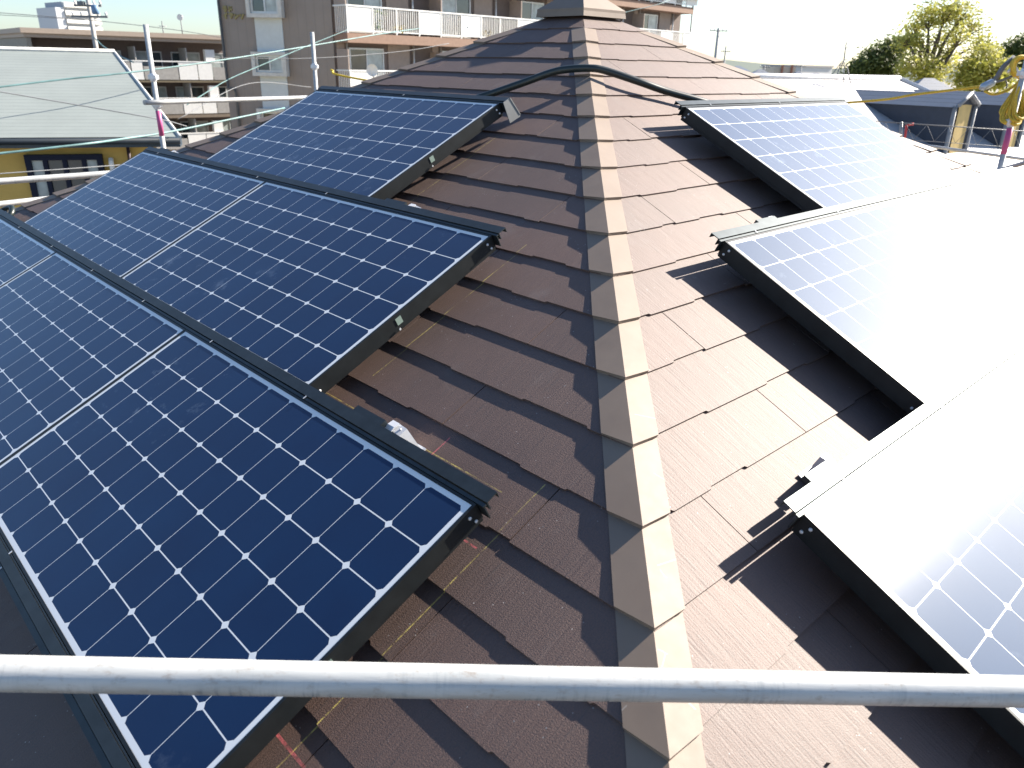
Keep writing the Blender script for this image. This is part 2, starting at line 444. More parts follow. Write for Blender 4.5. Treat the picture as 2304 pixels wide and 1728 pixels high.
ROW_V = (1.34456, 2.16727, 2.99389); ROW_U = (0.64641, 1.41978, 2.20007)
LABL = {(0, 0): 'blue solar panel standing alone in the topmost row left of the hip ridge',
        (1, 0): 'blue solar panel of the middle row left of the hip, end one by bare tiles',
        (1, 1): 'pale blue solar panel of the middle row, nearest the grey roofed house',
        (2, 0): 'darkest blue solar panel crossed by the near pipe at lower left',
        (2, 1): 'blue solar panel of the lowest left row, between its two neighbours',
        (2, 2): 'pale blue solar panel at the left edge beside the bent black hose'}
LABR = {(0, 0): 'glaring white solar panel standing alone in the topmost row right of the hip',
        (1, 0): 'glaring solar panel of the middle right row, end one by its long roof shadow',
        (1, 1): 'washed out solar panel of the middle right row, farthest from the hip ridge',
        (2, 0): 'glaring solar panel of the lowest right row whose corner the near pipe crosses',
        (2, 1): 'solar panel of the lowest right row, a sliver at the right edge of the photo'}
proto = None
for S_, lab, sg in ((SL, LABL, -1), (SR, LABR, 1)):
    for (r, i), text in lab.items():
        if sg < 0: x = ROW_U[r] + MX - PW - i * (PW + 0.003)
        else: x = -ROW_U[r] - MX + i * (PW + 0.003)
        M = pm(S_, x, ROW_V[r] - MY)
        if proto is None: proto = make_panel(M, text); t = proto
        else: t = copy_thing(proto, text, M)
        t['_end'] = 1 if i == 0 else 0; t['_sg'] = sg
ends = [o for o in COL.objects if o.get('_end') is not None]
for o in ends:
    if o['_end']: bolts(o, PW if o['_sg'] < 0 else 0.0, 1 if o['_sg'] < 0 else -1)
    del o['_end']; del o['_sg']

# rails along the top of each row (profile in v,n extruded along x)
def make_rail(name, M, length, label, group, bottom=False):
    t = thing(name, label, 'rail', M, group)
    fn = lambda v, n, x: (x, -v, n)
    a = MB()
    a.prism([(-0.0045, HP - 0.040), (-0.0015, HP - 0.040), (-0.0015, HP + .0005), (-0.0045, HP + .0005)], 0, length, fn)     # web
    a.prism([(-0.0095, HP - 0.003), (-0.0005, HP - 0.003), (-0.0005, HP + .0012), (-0.0095, HP + .0012)], 0, length, fn)
    a.build('web', M_BLACK, t)
    b = MB()
    b.prism([(-0.046, HP + .001), (-0.0125, HP + .001), (-0.0125, HP + .004), (-0.046, HP + .004)], -0.0, length, fn)
    b.prism([(-0.046, HP - .012), (-0.0435, HP - .012), (-0.0435, HP + .0008), (-0.046, HP + .0008)], 0, length, fn)
    b.prism([(-0.0150, HP - .020), (-0.0125, HP - .020), (-0.0125, HP + .0008), (-0.0150, HP + .0008)], 0, length, fn)
    b.build('cover', M_BLACK, t)
    for q in (0.3, length - 0.34):
        f = MB(); f.box((q, 0.002, 0.0), (q + 0.04, 0.042, 0.02)); f.build('foot', M_BLACK, t)
    for q in [0.22 + 0.62 * j for j in range(int((length - 0.2) / 0.62))]:
        p = MB(); p.box((q, 0.0004, HP + .0042), (q + 0.0035, 0.0120, HP + .0052)); p.build('clip_pin', M_STEEL, t)
    return t
NAMES = ('topmost', 'middle', 'lowest')
for r, cnt in ((0, 1), (1, 2), (2, 3)):
    ln = cnt * (PW + 0.003) + 0.02
    make_rail('mounting_rail', pm(SL, ROW_U[r] + MX - ln + 0.022, ROW_V[r] - MY - 0.001), ln,
              'dark rail edging the upper side of the %s panel row left of the hip' % NAMES[r], 'rails above the panel rows')
    ln = (1, 2, 2)[r] * (PW + 0.003) + 0.03
    make_rail('mounting_rail', pm(SR, -ROW_U[r] - MX - 0.022, ROW_V[r] - MY - 0.001), ln,
              'gleaming rail edging the upper side of the %s panel row right of the hip' % NAMES[r], 'rails above the panel rows')
for S_, side, xr in ((SL, 'left', ROW_U[2] + MX - 3 * PW), (SR, 'right', -ROW_U[2] - MX - 0.02)):
    t = thing('bottom_rail', 'dark rail closing the lower edge of the lowest panel row %s of the hip' % side, 'rail', pm(S_, xr, ROW_V[2] - MY + PD + 0.001), 'rails below the panel rows')
    ln = (3 if side == 'left' else 2) * PW + 0.02; fn = lambda v, n, x: (x, -v, n); a = MB()
    a.prism([(0.001, 0.03), (0.004, 0.03), (0.004, HP), (0.001, HP)], 0, ln, fn)
    a.prism([(0.006, HP - .003), (0.032, HP - .003), (0.032, HP + .001), (0.006, HP + .001)], 0, ln, fn)
    a.build('web', M_BLACK, t)
    b = MB(); b.prism([(0.036, HP - .008), (0.050, HP - .008), (0.052, HP - .045), (0.048, HP - .045), (0.046, HP - .012), (0.036, HP - .012)], 0, ln, fn); b.build('cover', M_BLACK, t)
    for q in ((ln - 0.16, ln - 1.1, ln - 2.2) if side == 'left' else (0.16, 1.1)):
        p = MB(); p.box((q, -0.006, HP + .0003), (q + 0.004, 0.004, HP + .0016)); p.build('clip_pin', M_STEEL, t)
        p = MB(); p.box((q + 0.02, -0.05, HP - .0078), (q + 0.024, -0.037, HP - .006)); p.build('clip_pin', M_STEEL, t)

# end plate on the topmost left rail
ep = MB(); fn = lambda v, n, x: (x, -v, n)
ep.prism([(0.0, HP + .004), (-0.04, HP + .004), (-0.047, HP - .004), (-0.070, 0.030), (-0.066, 0.022), (0.0, 0.025)], 0, 0.003, fn)
ep.prism([(-0.040, HP + .004), (-0.047, HP - .001), (-0.072, 0.030), (-0.068, 0.030)], -0.012, 0.005, fn)
tag(ep.build('end_plate', simple('grey_steel', (0.20, 0.21, 0.21), 0.5, 0.2), None, pm(SL, ROW_U[0] + MX + 0.022, ROW_V[0] - MY)), 'small grey metal end plate closing the topmost left rail below the hose', 'end plate')

# silver roof brackets
def make_bracket(M, label):
    t = thing('roof_bracket', label, 'bracket', M, 'silver brackets behind the rails')
    a = MB()
    def fn(v, n, x): return (x, -v, n)
    def fx(x, n, v): return (x, -v, n)
    a.prism([(-0.050, 0.009), (0.02, 0.009), (0.02, 0.013), (-0.050, 0.013)], -0.006, 0.062, fn)      # base plate
    a.prism([(0.0, 0.0135), (0.056, 0.0135), (0.038, 0.086), (0.0, 0.094)], -0.012, -0.040, fx)       # hollow riser
    a.prism([(-0.036, 0.0945), (-0.020, 0.097), (-0.004, 0.093), (-0.004, 0.096), (-0.020, 0.101), (-0.038, 0.098)], -0.012, 0.016, fn)   # bent flap
    a.build('body', M_STEEL, t)
    b = MB(); b.prism([(0.006, 0.060), (0.032, 0.058), (0.030, 0.078), (0.006, 0.082)], -0.0110, -0.0118, fx); b.build('slot', M_BASE, t)
    c = MB(); c.tube([(0.026, 0.028, 0.0880), (0.026, 0.028, 0.0925)], 0.003, 6); c.build('bolt', M_STEEL, t)
    d = MB(); d.prism([(-0.020, HP - .02), (0.0, HP - .02), (0.0, HP - .004), (-0.020, HP - .004)], -0.14, -0.012, fn); d.build('clip_bar', M_BLACK, t)
    return t
bps = [(SL, 1.80, ROW_V[2], 'silver bracket behind the lowest left rail beside the red chalk mark'),
       (SL, 0.895, ROW_V[1], 'small silver bracket behind the middle left rail near the bare tiles'),
       (SL, -1.42, ROW_V[1], 'tiny silver bracket at the far end of the middle left rail'),
       (SR, -1.965, ROW_V[2], 'bright silver bracket behind the lowest right rail beside its own shadow'),
       (SR, -1.005, ROW_V[1], 'bright silver bracket behind the middle right rail below the long shadow')]
pb = None
for S_, x, v, text in bps:
    M = pm(S_, x, v - MY - 0.050)
    if pb is None: pb = make_bracket(M, text)
    else: copy_thing(pb, text, M)

# black conduit over the hip
def cr(pts, n=8):
    out = []; P_ = [Vector(p) for p in pts]; P_ = [P_[0] * 2 - P_[1]] + P_ + [P_[-1] * 2 - P_[-2]]
    for i in range(1, len(P_) - 2):
        for k in range(n):
            t = k / n; a, b, c, d = P_[i - 1:i + 3]
            out.append(0.5 * ((2 * b) + (c - a) * t + (2 * a - 5 * b + 4 * c - d) * t * t + (3 * b - a - 3 * c + d) * t ** 3))
    out.append(P_[-2]); return out
hz = [SL @ Vector((0.02, -1.30, 0.03)), SL @ Vector((0.20, -1.26, 0.045)), at(1087, 217, 3.72), at(1175, 187, 3.66), at(1240, 163.5, 3.605), at(1280, 155.5, 3.575), at(1327, 153.5, 3.56), at(1362, 159, 3.57), at(1438, 184, 3.60), at(1501, 206, 3.66), at(1580, 228, 3.73),
      SR @ Vector((-0.1, -1.25, 0.04)), SR @ Vector((0.1, -1.32, 0.03))]
hb = MB(); hp = cr(hz, 40)
hb.tube(hp, [0.0168 + (0.0006 if (i % 2) else -0.0003) for i in range(len(hp))], 14)
tag(hb.build('conduit', M_HOSE), 'black corrugated conduit arching over the hip ridge between both topmost panels', 'conduit')
eh = MB(); E0 = SL
eh.tube(cr([SL @ Vector((-2.40, -2.945, 0.06)), SL @ Vector((-2.36, -2.90, 0.07)), SL @ Vector((-2.30, -2.865, 0.075)), SL @ Vector((-2.245, -2.89, 0.06)), SL @ Vector((-2.23, -2.95, 0.045))], 8), 0.017, 12)
tag(eh.build('elbow_hose', M_HOSE), 'short bent black hose at the far left end of the lowest rail', 'hose')
jb = MB(); jb.tube([SL @ Vector((-2.32, -2.955, 0.05)), SL @ Vector((-2.325, -2.90, 0.055))], 0.016, 10)
tag(jb.build('pipe_sleeve', simple('white_plastic', (0.75, 0.75, 0.72), 0.4)), 'small white plastic sleeve lying inside the bent black hose', 'sleeve')

# ------------------------------------------------------------------ scaffolding
def pipe_between(name, a, b, label, r=0.0243, cat='scaffold pipe', mat=None, group=None, seg=24):
    a, b = Vector(a), Vector(b); L = (b - a).length
    q = (b - a).to_track_quat('X', 'Z').to_matrix().to_4x4(); q.translation = a
    m = MB(); m.tube([(L * k / 12, 0, 0) for k in range(13)], r, seg)
    o = m.build(name, mat or M_PIPE, None, q); return tag(o, label, cat, group)
pa, pb_ = at(-60, 1514, 1.06), at(2364, 1557, 1.23)
a_, b_ = pa + (pa - pb_) * 0.2, pb_ + (pb_ - pa) * 0.2
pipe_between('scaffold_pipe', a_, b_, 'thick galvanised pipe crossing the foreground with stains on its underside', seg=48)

def post(base, top, label, bands, coup):
    t = thing('scaffold_post', label, 'scaffold post', Matrix.Translation(base), 'upright scaffold posts')
    base, top = Vector(base), Vector(top); h = top.z - base.z
    m = MB(); m.tube([(0, 0, 0), (0, 0, h)], 0.0243, 20); m.build('tube', M_PIPE, t)
    for z0, z1 in bands:
        m = MB(); m.tube([(0, 0, z0 - base.z), (0, 0, z1 - base.z)], 0.0252, 20); m.build('pink_band', M_PINK, t)
    for z in coup:
        m = MB(); m.tube([(0, 0, z - 0.04 - base.z), (0, 0, z + 0.04 - base.z)], 0.031, 16)
        m.box((-0.042, -0.03, z - 0.022 - base.z), (0.042, 0.04, z + 0.022 - base.z)); m.build('coupler', M_STEEL, t, bevel=0.006)
    return t
DA, DB, DR = 7.6, 9.4, 7.0
pA = at(327, 55, DA); qA = at(372, 333, DA); pB = at(702, 72, DB); pR = at(2300, 60, DR)
zof = lambda x, y, d: at(x, y, d).z
post((pA.x, pA.y, 0), pA, 'scaffold post with a pink band in front of the grey roofed house', [(zof(371, 315, DA), zof(361, 254, DA))], [zof(358, 240, DA), zof(347, 175, DA) ])
post((pB.x, pB.y, 0), pB, 'plain scaffold post in front of the brown apartment house beside its balconies', [], [zof(708, 150, DB)])
pRb = at(2244, 381, DR)
post((pRb.x + 0.02, pRb.y, 0), (pRb.x + 0.02, pRb.y, at(2300, 30, DR).z), 'scaffold post with pink bands carrying the yellow rope coil at the right edge', [(zof(2251, 345, DR), zof(2262, 285, DR)), (zof(2290, 130, DR), zof(2300, 98, DR))], [zof(2266, 272, DR), zof(2285, 165, DR)])
zA = at(362, 233, DA).z; dAB = (pB - pA); dAB.z = 0
g0 = Vector((pA.x, pA.y, zA)) - dAB.normalized() * 0.15 + Vector((0.03, -0.05, 0)); g1 = Vector((pB.x, pB.y, zA)) + dAB.normalized() * 0.5 + Vector((0.03, -0.05, 0))
pipe_between('scaffold_pipe', g0, g1, 'white horizontal pipe joining the two left scaffold posts', 0.0243)
l0, l1 = at(-120, 421, 6.35), at(260, 386, 7.2); l1.z = l0.z = (l0.z + l1.z) / 2
pipe_between('scaffold_pipe', l0, l1, 'bright horizontal pipe in front of the yellow house window', 0.0275)
l0, l1 = at(-120, 474, 6.1), at(120, 445, 6.7); l1.z = l0.z = (l0.z + l1.z) / 2
pipe_between('scaffold_pipe', l0, l1, 'lower short pipe just above the roof corner at the left edge', 0.0243)

# right hand lattice beam
tb = thing('lattice_beam', 'thin grey lattice beam in front of the dark dormer wall', 'lattice beam', at(1930, 270, 8.6))
A0, A1 = at(1900, 268, 8.6), at(2330, 297, 8.2); B0, B1 = A0 + Vector((0, 0, -0.17)), A1 + Vector((0, 0, -0.17))
o0 = tb.matrix_world.translation.copy()
m = MB(); m.tube([A0 - o0, A1 - o0], 0.0055, 8); m.build('chord', M_WIRE, tb)
m = MB(); m.tube([B0 - o0, B1 - o0], 0.003, 8); m.build('chord', M_WIRE, tb)
m = MB()
for i in range(9):
    p, q = A0.lerp(A1, i / 9), B0.lerp(B1, (i + 0.5) / 9); m.tube([p - o0, q - o0], 0.002, 6); m.tube([q - o0, A0.lerp(A1, (i + 1) / 9) - o0], 0.002, 6)
m.build('lacing', M_WIRE, tb)
m = MB(); k = at(2028, 275, 8.5) - o0; k2 = at(2026, 325, 8.5) - o0; m.tube([k, k2], 0.016, 10); m.build('hanger', M_PIPE, tb)
m = MB(); m.tube([at(2055, 279, 8.5) - o0, at(2040, 282, 8.5) - o0, at(2033, 330, 8.5) - o0], 0.014, 8); m.build('red_hook', simple('red_paint', (0.5, 0.05, 0.05), 0.5), tb)
pipe_between('scaffold_pipe', at(2085, 328, 8.8), at(2360, 366, 8.0), 'thin grey pipe below the dormer at the right edge', 0.017)
pipe_between('scaffold_pipe', at(2238, 386, 7.0), at(2380, 345, 6.4), 'slanting bright pipe leading off the right edge beside the banded post', 0.02)

# yellow lifeline and coil
lf = MB(); lf.tube(cr([at(744, 157, 9.3), at(809, 178, 9.2), Vector((0.5, 4.6, at(809, 178, 9.2).z - 0.35)), at(1907, 231, 8.0), at(2062, 212.2, 7.53), at(2205, 195, 7.05)], 10), 0.012, 8)
tag(lf.build('lifeline', M_ROPE), 'taut yellow rope running behind the roof to the right hand post', 'rope')
gr = thing('rope_grab', 'grey metal rope grab clamped on the yellow lifeline', 'rope grab', at(2222, 190, 7.0)); o0 = gr.matrix_world.translation.copy()
m = MB(); m.tube([at(2206, 199, 7.0) - o0, at(2212, 196, 7.0) - o0, at(2232, 186, 7.0) - o0, at(2238, 182, 7.0) - o0], [0.018, 0.036, 0.036, 0.02], 10); m.build('body', simple('grey_metal', (0.40, 0.46, 0.50), 0.4, 0.5), gr)
m = MB(); m.tube([at(2236, 184, 7.0) - o0, at(2258, 150, 6.98) - o0, at(2282, 128, 6.96) - o0], 0.022, 6); m.build('strap', M_STRAP, gr)
m = MB(); m.tube(cr([at(2238, 186, 7.0) - o0, at(2262, 178, 6.98) - o0, at(2280, 170, 6.95) - o0], 5), 0.012, 6); m.build('strap', M_STRAP, gr)
m = MB(); m.tube(cr([at(2262, 178, 6.98) - o0, at(2266, 190, 6.98) - o0, at(2264, 199, 6.98) - o0], 5), 0.006, 6); m.build('strap', M_STRAP, gr)
m = MB(); m.tube(cr([at(2268, 163, 6.94) - o0, at(2281, 150, 6.92) - o0, at(2290, 165, 6.92) - o0, at(2286, 176, 6.93) - o0], 5), 0.015, 8); m.build('carabiner', M_STEEL, gr)
rc = MB(); cr_ = random.Random(4)
for i in range(11):                         # long loops hanging from one point on the post
    d0 = 6.9 - 0.018 * i; f = i / 10
    tx, ty = 2297 + cr_.uniform(-4, 6), 186 + cr_.uniform(-5, 6)
    bx, by = 2262 + 40 * f + cr_.uniform(-4, 4), 243 + 34 * math.sin(math.pi * (0.25 + 0.5 * f)) + cr_.uniform(-7, 5)
    wl, wr_l = cr_.uniform(9, 17), cr_.uniform(6, 13)
    q = [(tx, ty), (tx + (bx - tx) * .4 - wl * .7, ty + (by - ty) * .38), (bx - wl, by - 14), (bx - wl * .4, by), (bx + wr_l * .5, by - 2), (bx + wr_l, by - 16), (tx + (bx - tx) * .45 + wr_l * .8, ty + (by - ty) * .42), (tx + 3, ty + 3)]
    rc.tube(cr([at(x, y, d0 + 0.02 * (k % 3)) for k, (x, y) in enumerate(q)], 6), 0.0115, 8)
for i in range(4):
    cx, cy = 2300 + cr_.uniform(-3, 6), 152 + cr_.uniform(-5, 5); pts = []
    for k in range(22):
        t = 2 * math.pi * k / 21; pts.append(at(cx + (19 + 2 * i) * math.cos(t), cy + (22 + i) * math.sin(t), 6.85 + 0.03 * i))
    rc.tube(pts, 0.0125, 8, False)
rc.tube(cr([at(2215, 205, 7.0), at(2235, 212, 6.97), at(2262, 205, 6.93), at(2290, 186, 6.9), at(2300, 165, 6.88)], 6), 0.012, 8)
tag(rc.build('rope_coil', M_ROPE), 'yellow rope coil hanging in loops on the right hand scaffold post', 'rope coil')

# ------------------------------------------------------------------ cables
def cable(pts, r, mat, label, name='cable', group='cables across the left side'):
    m = MB(); m.tube(cr([at(*p) for p in pts], 8), r, 6)
    return tag(m.build(name, mat), label, 'cable', group)
cable([(-60, 203, 15), (130, 180, 16), (300, 162, 17), (500, 135, 19), (705, 102, 22), (860, 76, 25), (960, 62, 28)], 0.017, M_TEAL, 'teal sleeved cable rising from the grey roof past the plain post', 'sleeved_cable')
cable([(-60, 352, 12), (182, 325, 13), (286, 311, 14), (390, 295, 15), (573, 257, 17), (640, 243, 18)], 0.019, M_TEAL, 'teal sleeved cable along the eave of the grey roofed house', 'sleeved_cable')
cable([(420, 236, 18), (508, 182, 20), (580, 150, 22), (705, 98, 26), (800, 60, 30)], 0.011, M_TEAL, 'thin teal cable slanting over the brown gable wall', 'sleeved_cable')
cable([(-60, 196, 13), (150, 232, 14), (357, 268, 15), (420, 284, 16)], 0.010, M_WIRE, 'thin dark wire slanting down across the grey roof')
cable([(-60, 24, 38), (200, 45, 40), (400, 68, 42), (530, 90, 44)], 0.016, M_WIRE, 'thin wire against the white sky above the low apartment block')
cable([(-60, 395, 11), (150, 380, 12), (300, 369, 13)], 0.008, M_WIRE, 'thin wire in front of the yellow house window')
cable([(480, 130, 24), (700, 131, 26), (900, 116, 29), (1010, 98, 31)], 0.012, M_WIRE, 'thin dark wire crossing the lower bay window of the brown house')
cable([(400, 268, 18), (560, 188, 21), (700, 196, 24)], 0.009, M_WIRE, 'slack thin wire low on the brown gable wall')
cable([(1330, 60, 30), (1400, 30, 31), (1480, 10, 32), (1530, -10, 33)], 0.014, M_TEAL, 'short teal cable beyond the roof apex', group='cables beyond the apex')

# ------------------------------------------------------------------ ground, far land
def wallM(A, B):                            # frame with x along the facade, y inward, z up (A,B ground points, seen from outside left to right)
    A = Vector((A.x, A.y, 0)); B = Vector((B.x, B.y, 0)); e = (B - A).normalized(); n = Vector((-e.y, e.x, 0))
    return Matrix(((e.x, n.x, 0, A.x), (e.y, n.y, 0, A.y), (0, 0, 1, 0), (0, 0, 0, 1))), (B - A).length
g = MB(); g.face([(-900, -300, 0), (900, -300, 0), (900, 1500, 0), (-900, 1500, 0)])
tag(g.build('ground', simple('ground', (0.20, 0.19, 0.17), 0.9, 0, 0.25, 0.3)), kind='structure')
hl = MB(); hr = random.Random(2)
hp_ = [(-200 + 60 * i, 900 + 40 * math.sin(i), 9 + 9 * math.sin(i * 0.7) ** 2 + hr.random() * 3) for i in range(18)]
for i in range(17):
    a, b = hp_[i], hp_[i + 1]
    hl.face([(a[0], a[1], 0), (b[0], b[1], 0), (b[0], b[1] + 60, b[2]), (a[0], a[1] + 60, a[2])]); hl.face([(b[0], b[1] + 160, 0), (a[0], a[1] + 160, 0), (a[0], a[1] + 60, a[2]), (b[0], b[1] + 60, b[2])])
tag(hl.build('hills', simple('far_hills', (0.10, 0.13, 0.11), 0.9)), kind='structure')

# ------------------------------------------------------------------ windows etc.
M_GLASS = simple('window_glass', (0.03, 0.05, 0.06), 0.08, 0, 0.3, 1.2, 0.9)
M_CURT = simple('curtain_glass', (0.40, 0.46, 0.46), 0.25, 0, 0.25, 3)
M_WHITE = simple('white_paint', (0.78, 0.78, 0.75), 0.5, 0, 0.05)
M_ALU = simple('aluminium_frame', (0.55, 0.57, 0.57), 0.4, 0.3, 0.05)
def window(par, M, x0, x1, z0, z1, y=0.0, fm=None, gm=None, panes=2, depth=0.10, fw=0.06):
    f = MB()
    f.box((x0, y - depth, z0), (x0 + fw, y, z1)); f.box((x1 - fw, y - depth, z0), (x1, y, z1))
    f.box((x0 + fw, y - depth, z0), (x1 - fw, y, z0 + fw)); f.box((x0 + fw, y - depth, z1 - fw), (x1 - fw, y, z1))
    for i in range(1, panes):
        xm = x0 + (x1 - x0) * i / panes; f.box((xm - fw * 0.4, y - depth * 0.8, z0 + fw), (xm + fw * 0.4, y - 0.01, z1 - fw))
    w_ = f.build('window', fm or M_ALU, par, M)
    gm = gm if isinstance(gm, (list, tuple)) else [gm or M_GLASS]
    for i in range(panes):
        a = x0 + (x1 - x0) * i / panes; b = x0 + (x1 - x0) * (i + 1) / panes
        p = MB(); p.box((a + fw * 0.45, y - depth * 0.45, z0 + fw * 0.9), (b - fw * 0.45, y - depth * 0.35, z1 - fw * 0.9)); p.build('pane', gm[i % len(gm)], w_)
    return w_

# ------------------------------------------------------------------ left house with light grey roof
def lap_mat(name, c, pitch, dark=0.72, axis=1):
    q = NT(name); uv = q.n('ShaderNodeUVMap').outputs[0]; sep = q.n('ShaderNodeSeparateXYZ'); q.l(uv, sep.inputs[0])
    fr = q.math('FRACT', q.math('DIVIDE', sep.outputs[axis], pitch)); ln = q.math('LESS_THAN', fr, 0.10)
    nz = q.noise(uv, 1.4, 5)
    base = q.mix(q.ramp(nz, 0.3, 0.7), tuple(x * 0.93 for x in c), tuple(min(1, x * 1.05) for x in c))
    q.l(q.mix(ln, base, tuple(x * dark for x in c)), q.b.inputs['Base Color']); q.b.inputs['Roughness'].default_value = 0.55
    q.bump(fr, 0.5, 0.02); return q.m
M_GREYROOF = lap_mat('light_grey_slate', (0.25, 0.28, 0.265), 0.182, 0.72)
M_PALEROOF = lap_mat('pale_slate', (0.40, 0.39, 0.39), 0.19, 0.8)
M_DARKROOF = lap_mat('blue_grey_slate', (0.24, 0.26, 0.29), 0.22, 0.5)
def roof_quad(mb, pts):                     # pts: eave a, eave b, top b, top a ; uv by length
    a, b, c, d = [Vector(p) for p in pts]; e = (b - a).normalized(); n = (b - a).cross(d - a).normalized(); u = n.cross(e)
    mb.face([a, b, c, d], [((p - a).dot(e), (p - a).dot(u)) for p in (a, b, c, d)])
def roof_tri(mb, a, b, c):
    a, b, c = Vector(a), Vector(b), Vector(c); e = (b - a).normalized(); n = (b - a).cross(c - a).normalized(); u = n.cross(e)
    mb.face([a, b, c], [((p - a).dot(e), (p - a).dot(u)) for p in (a, b, c)])

GA, GB = at(-260, 325, 14.6), at(405, 308, 16.0)
GA = GB + (GA - GB) * 2.6; GA.z = GB.z
GM, GL = wallM(GA, GB); ze = GB.z
lh = thing('grey_roof_house', 'yellow walled house with a large light grey slate roof at the left', 'house', Matrix.Translation((GM.translation.x, GM.translation.y, 0)))
LM = lh.matrix_world.inverted() @ GM
_re = GM.inverted() @ at(258, 117.5, 19.3); run = _re.y; rz = _re.z
rb = MB(); hr_ = GL - _re.x
roof_quad(rb, [(0, 0, ze), (GL, 0, ze), (GL - hr_, run, rz), (hr_, run, rz)])
roof_quad(rb, [(GL - 2 * hr_, 2 * run, ze), (0, 2 * run, ze), (hr_, run, rz), (GL - hr_, run, rz)])
roof_tri(rb, (0, 2 * run, ze), (0, 0, ze), (hr_, run, rz))
rb.build('roof', M_GREYROOF, lh, LM)
m = MB(); m.tube([(hr_, run, rz + .02), (GL - hr_, run, rz + .02)], 0.05, 8); m.tube([(GL - hr_, run, rz + .0), (GL, 0, ze + .0)], 0.035, 8); m.build('ridge_cap', simple('pale_cap', (0.55, 0.56, 0.54), 0.5), lh, LM)
m = MB(); m.box((0.0, 0.02, ze - 0.20), (GL - 0.02, 0.5, ze - 0.02)); m.build('fascia', simple('navy_fascia', (0.03, 0.05, 0.07), 0.4), lh, LM)
m = MB(); m.tube([(0, -0.06, ze - 0.07), (GL, -0.06, ze - 0.07)], 0.06, 8); m.build('gutter', simple('navy_gutter', (0.012, 0.02, 0.03), 0.6, spec=0.2), lh, LM)
M_YEL = simple('yellow_stucco', (0.52, 0.36, 0.10), 0.85, 0, 0.1, 2, bump=0.2)
m = MB(); wq = [(0.5, 0.55), (GL - 0.55, 0.55), (GL - 0.3 - 2 * hr_, 2 * run - 0.3), (0.5, 2 * run - 0.3)]; m.hexa([(x, y, 0) for x, y in wq] + [(x, y, ze - 0.2) for x, y in wq])
m.face([(GL - 0.56, 0.56, ze - 0.2), (GL - 0.3 - 2 * hr_, 2 * run - 0.3, ze - .2), (GL - hr_ - 0.1, run, rz - 0.1)]); m.build('wall', M_YEL, lh, LM)
lx = lambda px, py, d: (GM.inverted() @ at(px, py, d)).x
wx0, wx1 = lx(47, 395, 15.4), lx(228, 390, 15.9); wz1, wz0 = at(140, 352, 15.6).z, at(140, 460, 15.6).z - 0.3
window(lh, LM, wx0, wx1, wz0, wz1, 0.56, simple('navy_frame', (0.008, 0.012, 0.03), 0.6, spec=0.2), [M_CURT, M_GLASS, M_GLASS, M_CURT], 4, 0.14, 0.11)
m = MB(); zz = at(245, 360, 15.9).z; xx = lx(243, 360, 15.9); m.tube([(xx, 0.48, zz), (xx, 0.44, zz - .1), (xx + .02, 0.48, zz - 0.75)], 0.05, 8); m.build('vent_pipe', M_WHITE, lh, LM)
m = MB(); xx = lx(284, 340, 16); m.tube([(xx, 0.48, 0.2), (xx, 0.48, ze - 0.2)], 0.035, 8); m.build('downpipe', simple('dark_pipe', (0.06, 0.04, 0.05), 0.5), lh, LM)

# ------------------------------------------------------------------ low apartment block, far left
AA, AB = at(58, 90, 46), at(520, 100, 53.5)
AM, AL = wallM(AA, AB)
ap = thing('apartment_block', 'three storey apartment block with tan roof band and white balcony panels', 'apartment block', Matrix.Translation((AM.translation.x, AM.translation.y, 0)))
LM = ap.matrix_world.inverted() @ AM
zt, zf = at(58, 64, 46).z, at(58, 84, 46).z
M_TAN = simple('tan_fascia', (0.42, 0.34, 0.27), 0.7, 0, 0.05); M_BRN = simple('brown_wall', (0.16, 0.13, 0.122), 0.85, 0, 0.1)
M_GRYP = simple('grey_panel', (0.34, 0.33, 0.31), 0.7)
ax = lambda px, py, d: (AM.inverted() @ at(px, py, d)).x
m = MB(); m.box((-0.5, -1.75, zf + 0.22), (AL, 8.6, zt)); m.box((-0.35, -1.6, zf), (AL, 8.4, zf + 0.218)); m.build('roof_band', M_TAN, ap, LM)
m = MB(); m.box((0.02, 0, 0), (AL, 8, zf - 0.002)); m.build('wall', M_BRN, ap, LM)
m = MB(); m.box((-0.25, -1.5, 0), (0.0, 8, zf - 0.002)); m.build('side_wall', simple('drab_wall', (0.26, 0.24, 0.20), 0.8), ap, LM)
m = MB(); m.box((-0.29, 2.2, zf - 1.9), (-0.252, 3.6, zf - 0.5)); m.build('side_window', M_CURT, ap, LM)
dpx = 50.5
lev = [(at(320, 138, dpx).z, at(320, 174, dpx).z, at(320, 184, dpx).z, at(320, 115, dpx).z), (at(440, 222, dpx + 1).z, at(440, 253, dpx + 1).z, at(440, 266, dpx + 1).z, at(440, 196, dpx + 1).z)]
dz_ = lev[0][0] - lev[1][0]
lev.append(tuple(q - dz_ for q in lev[1]))
wr_ = random.Random(9)
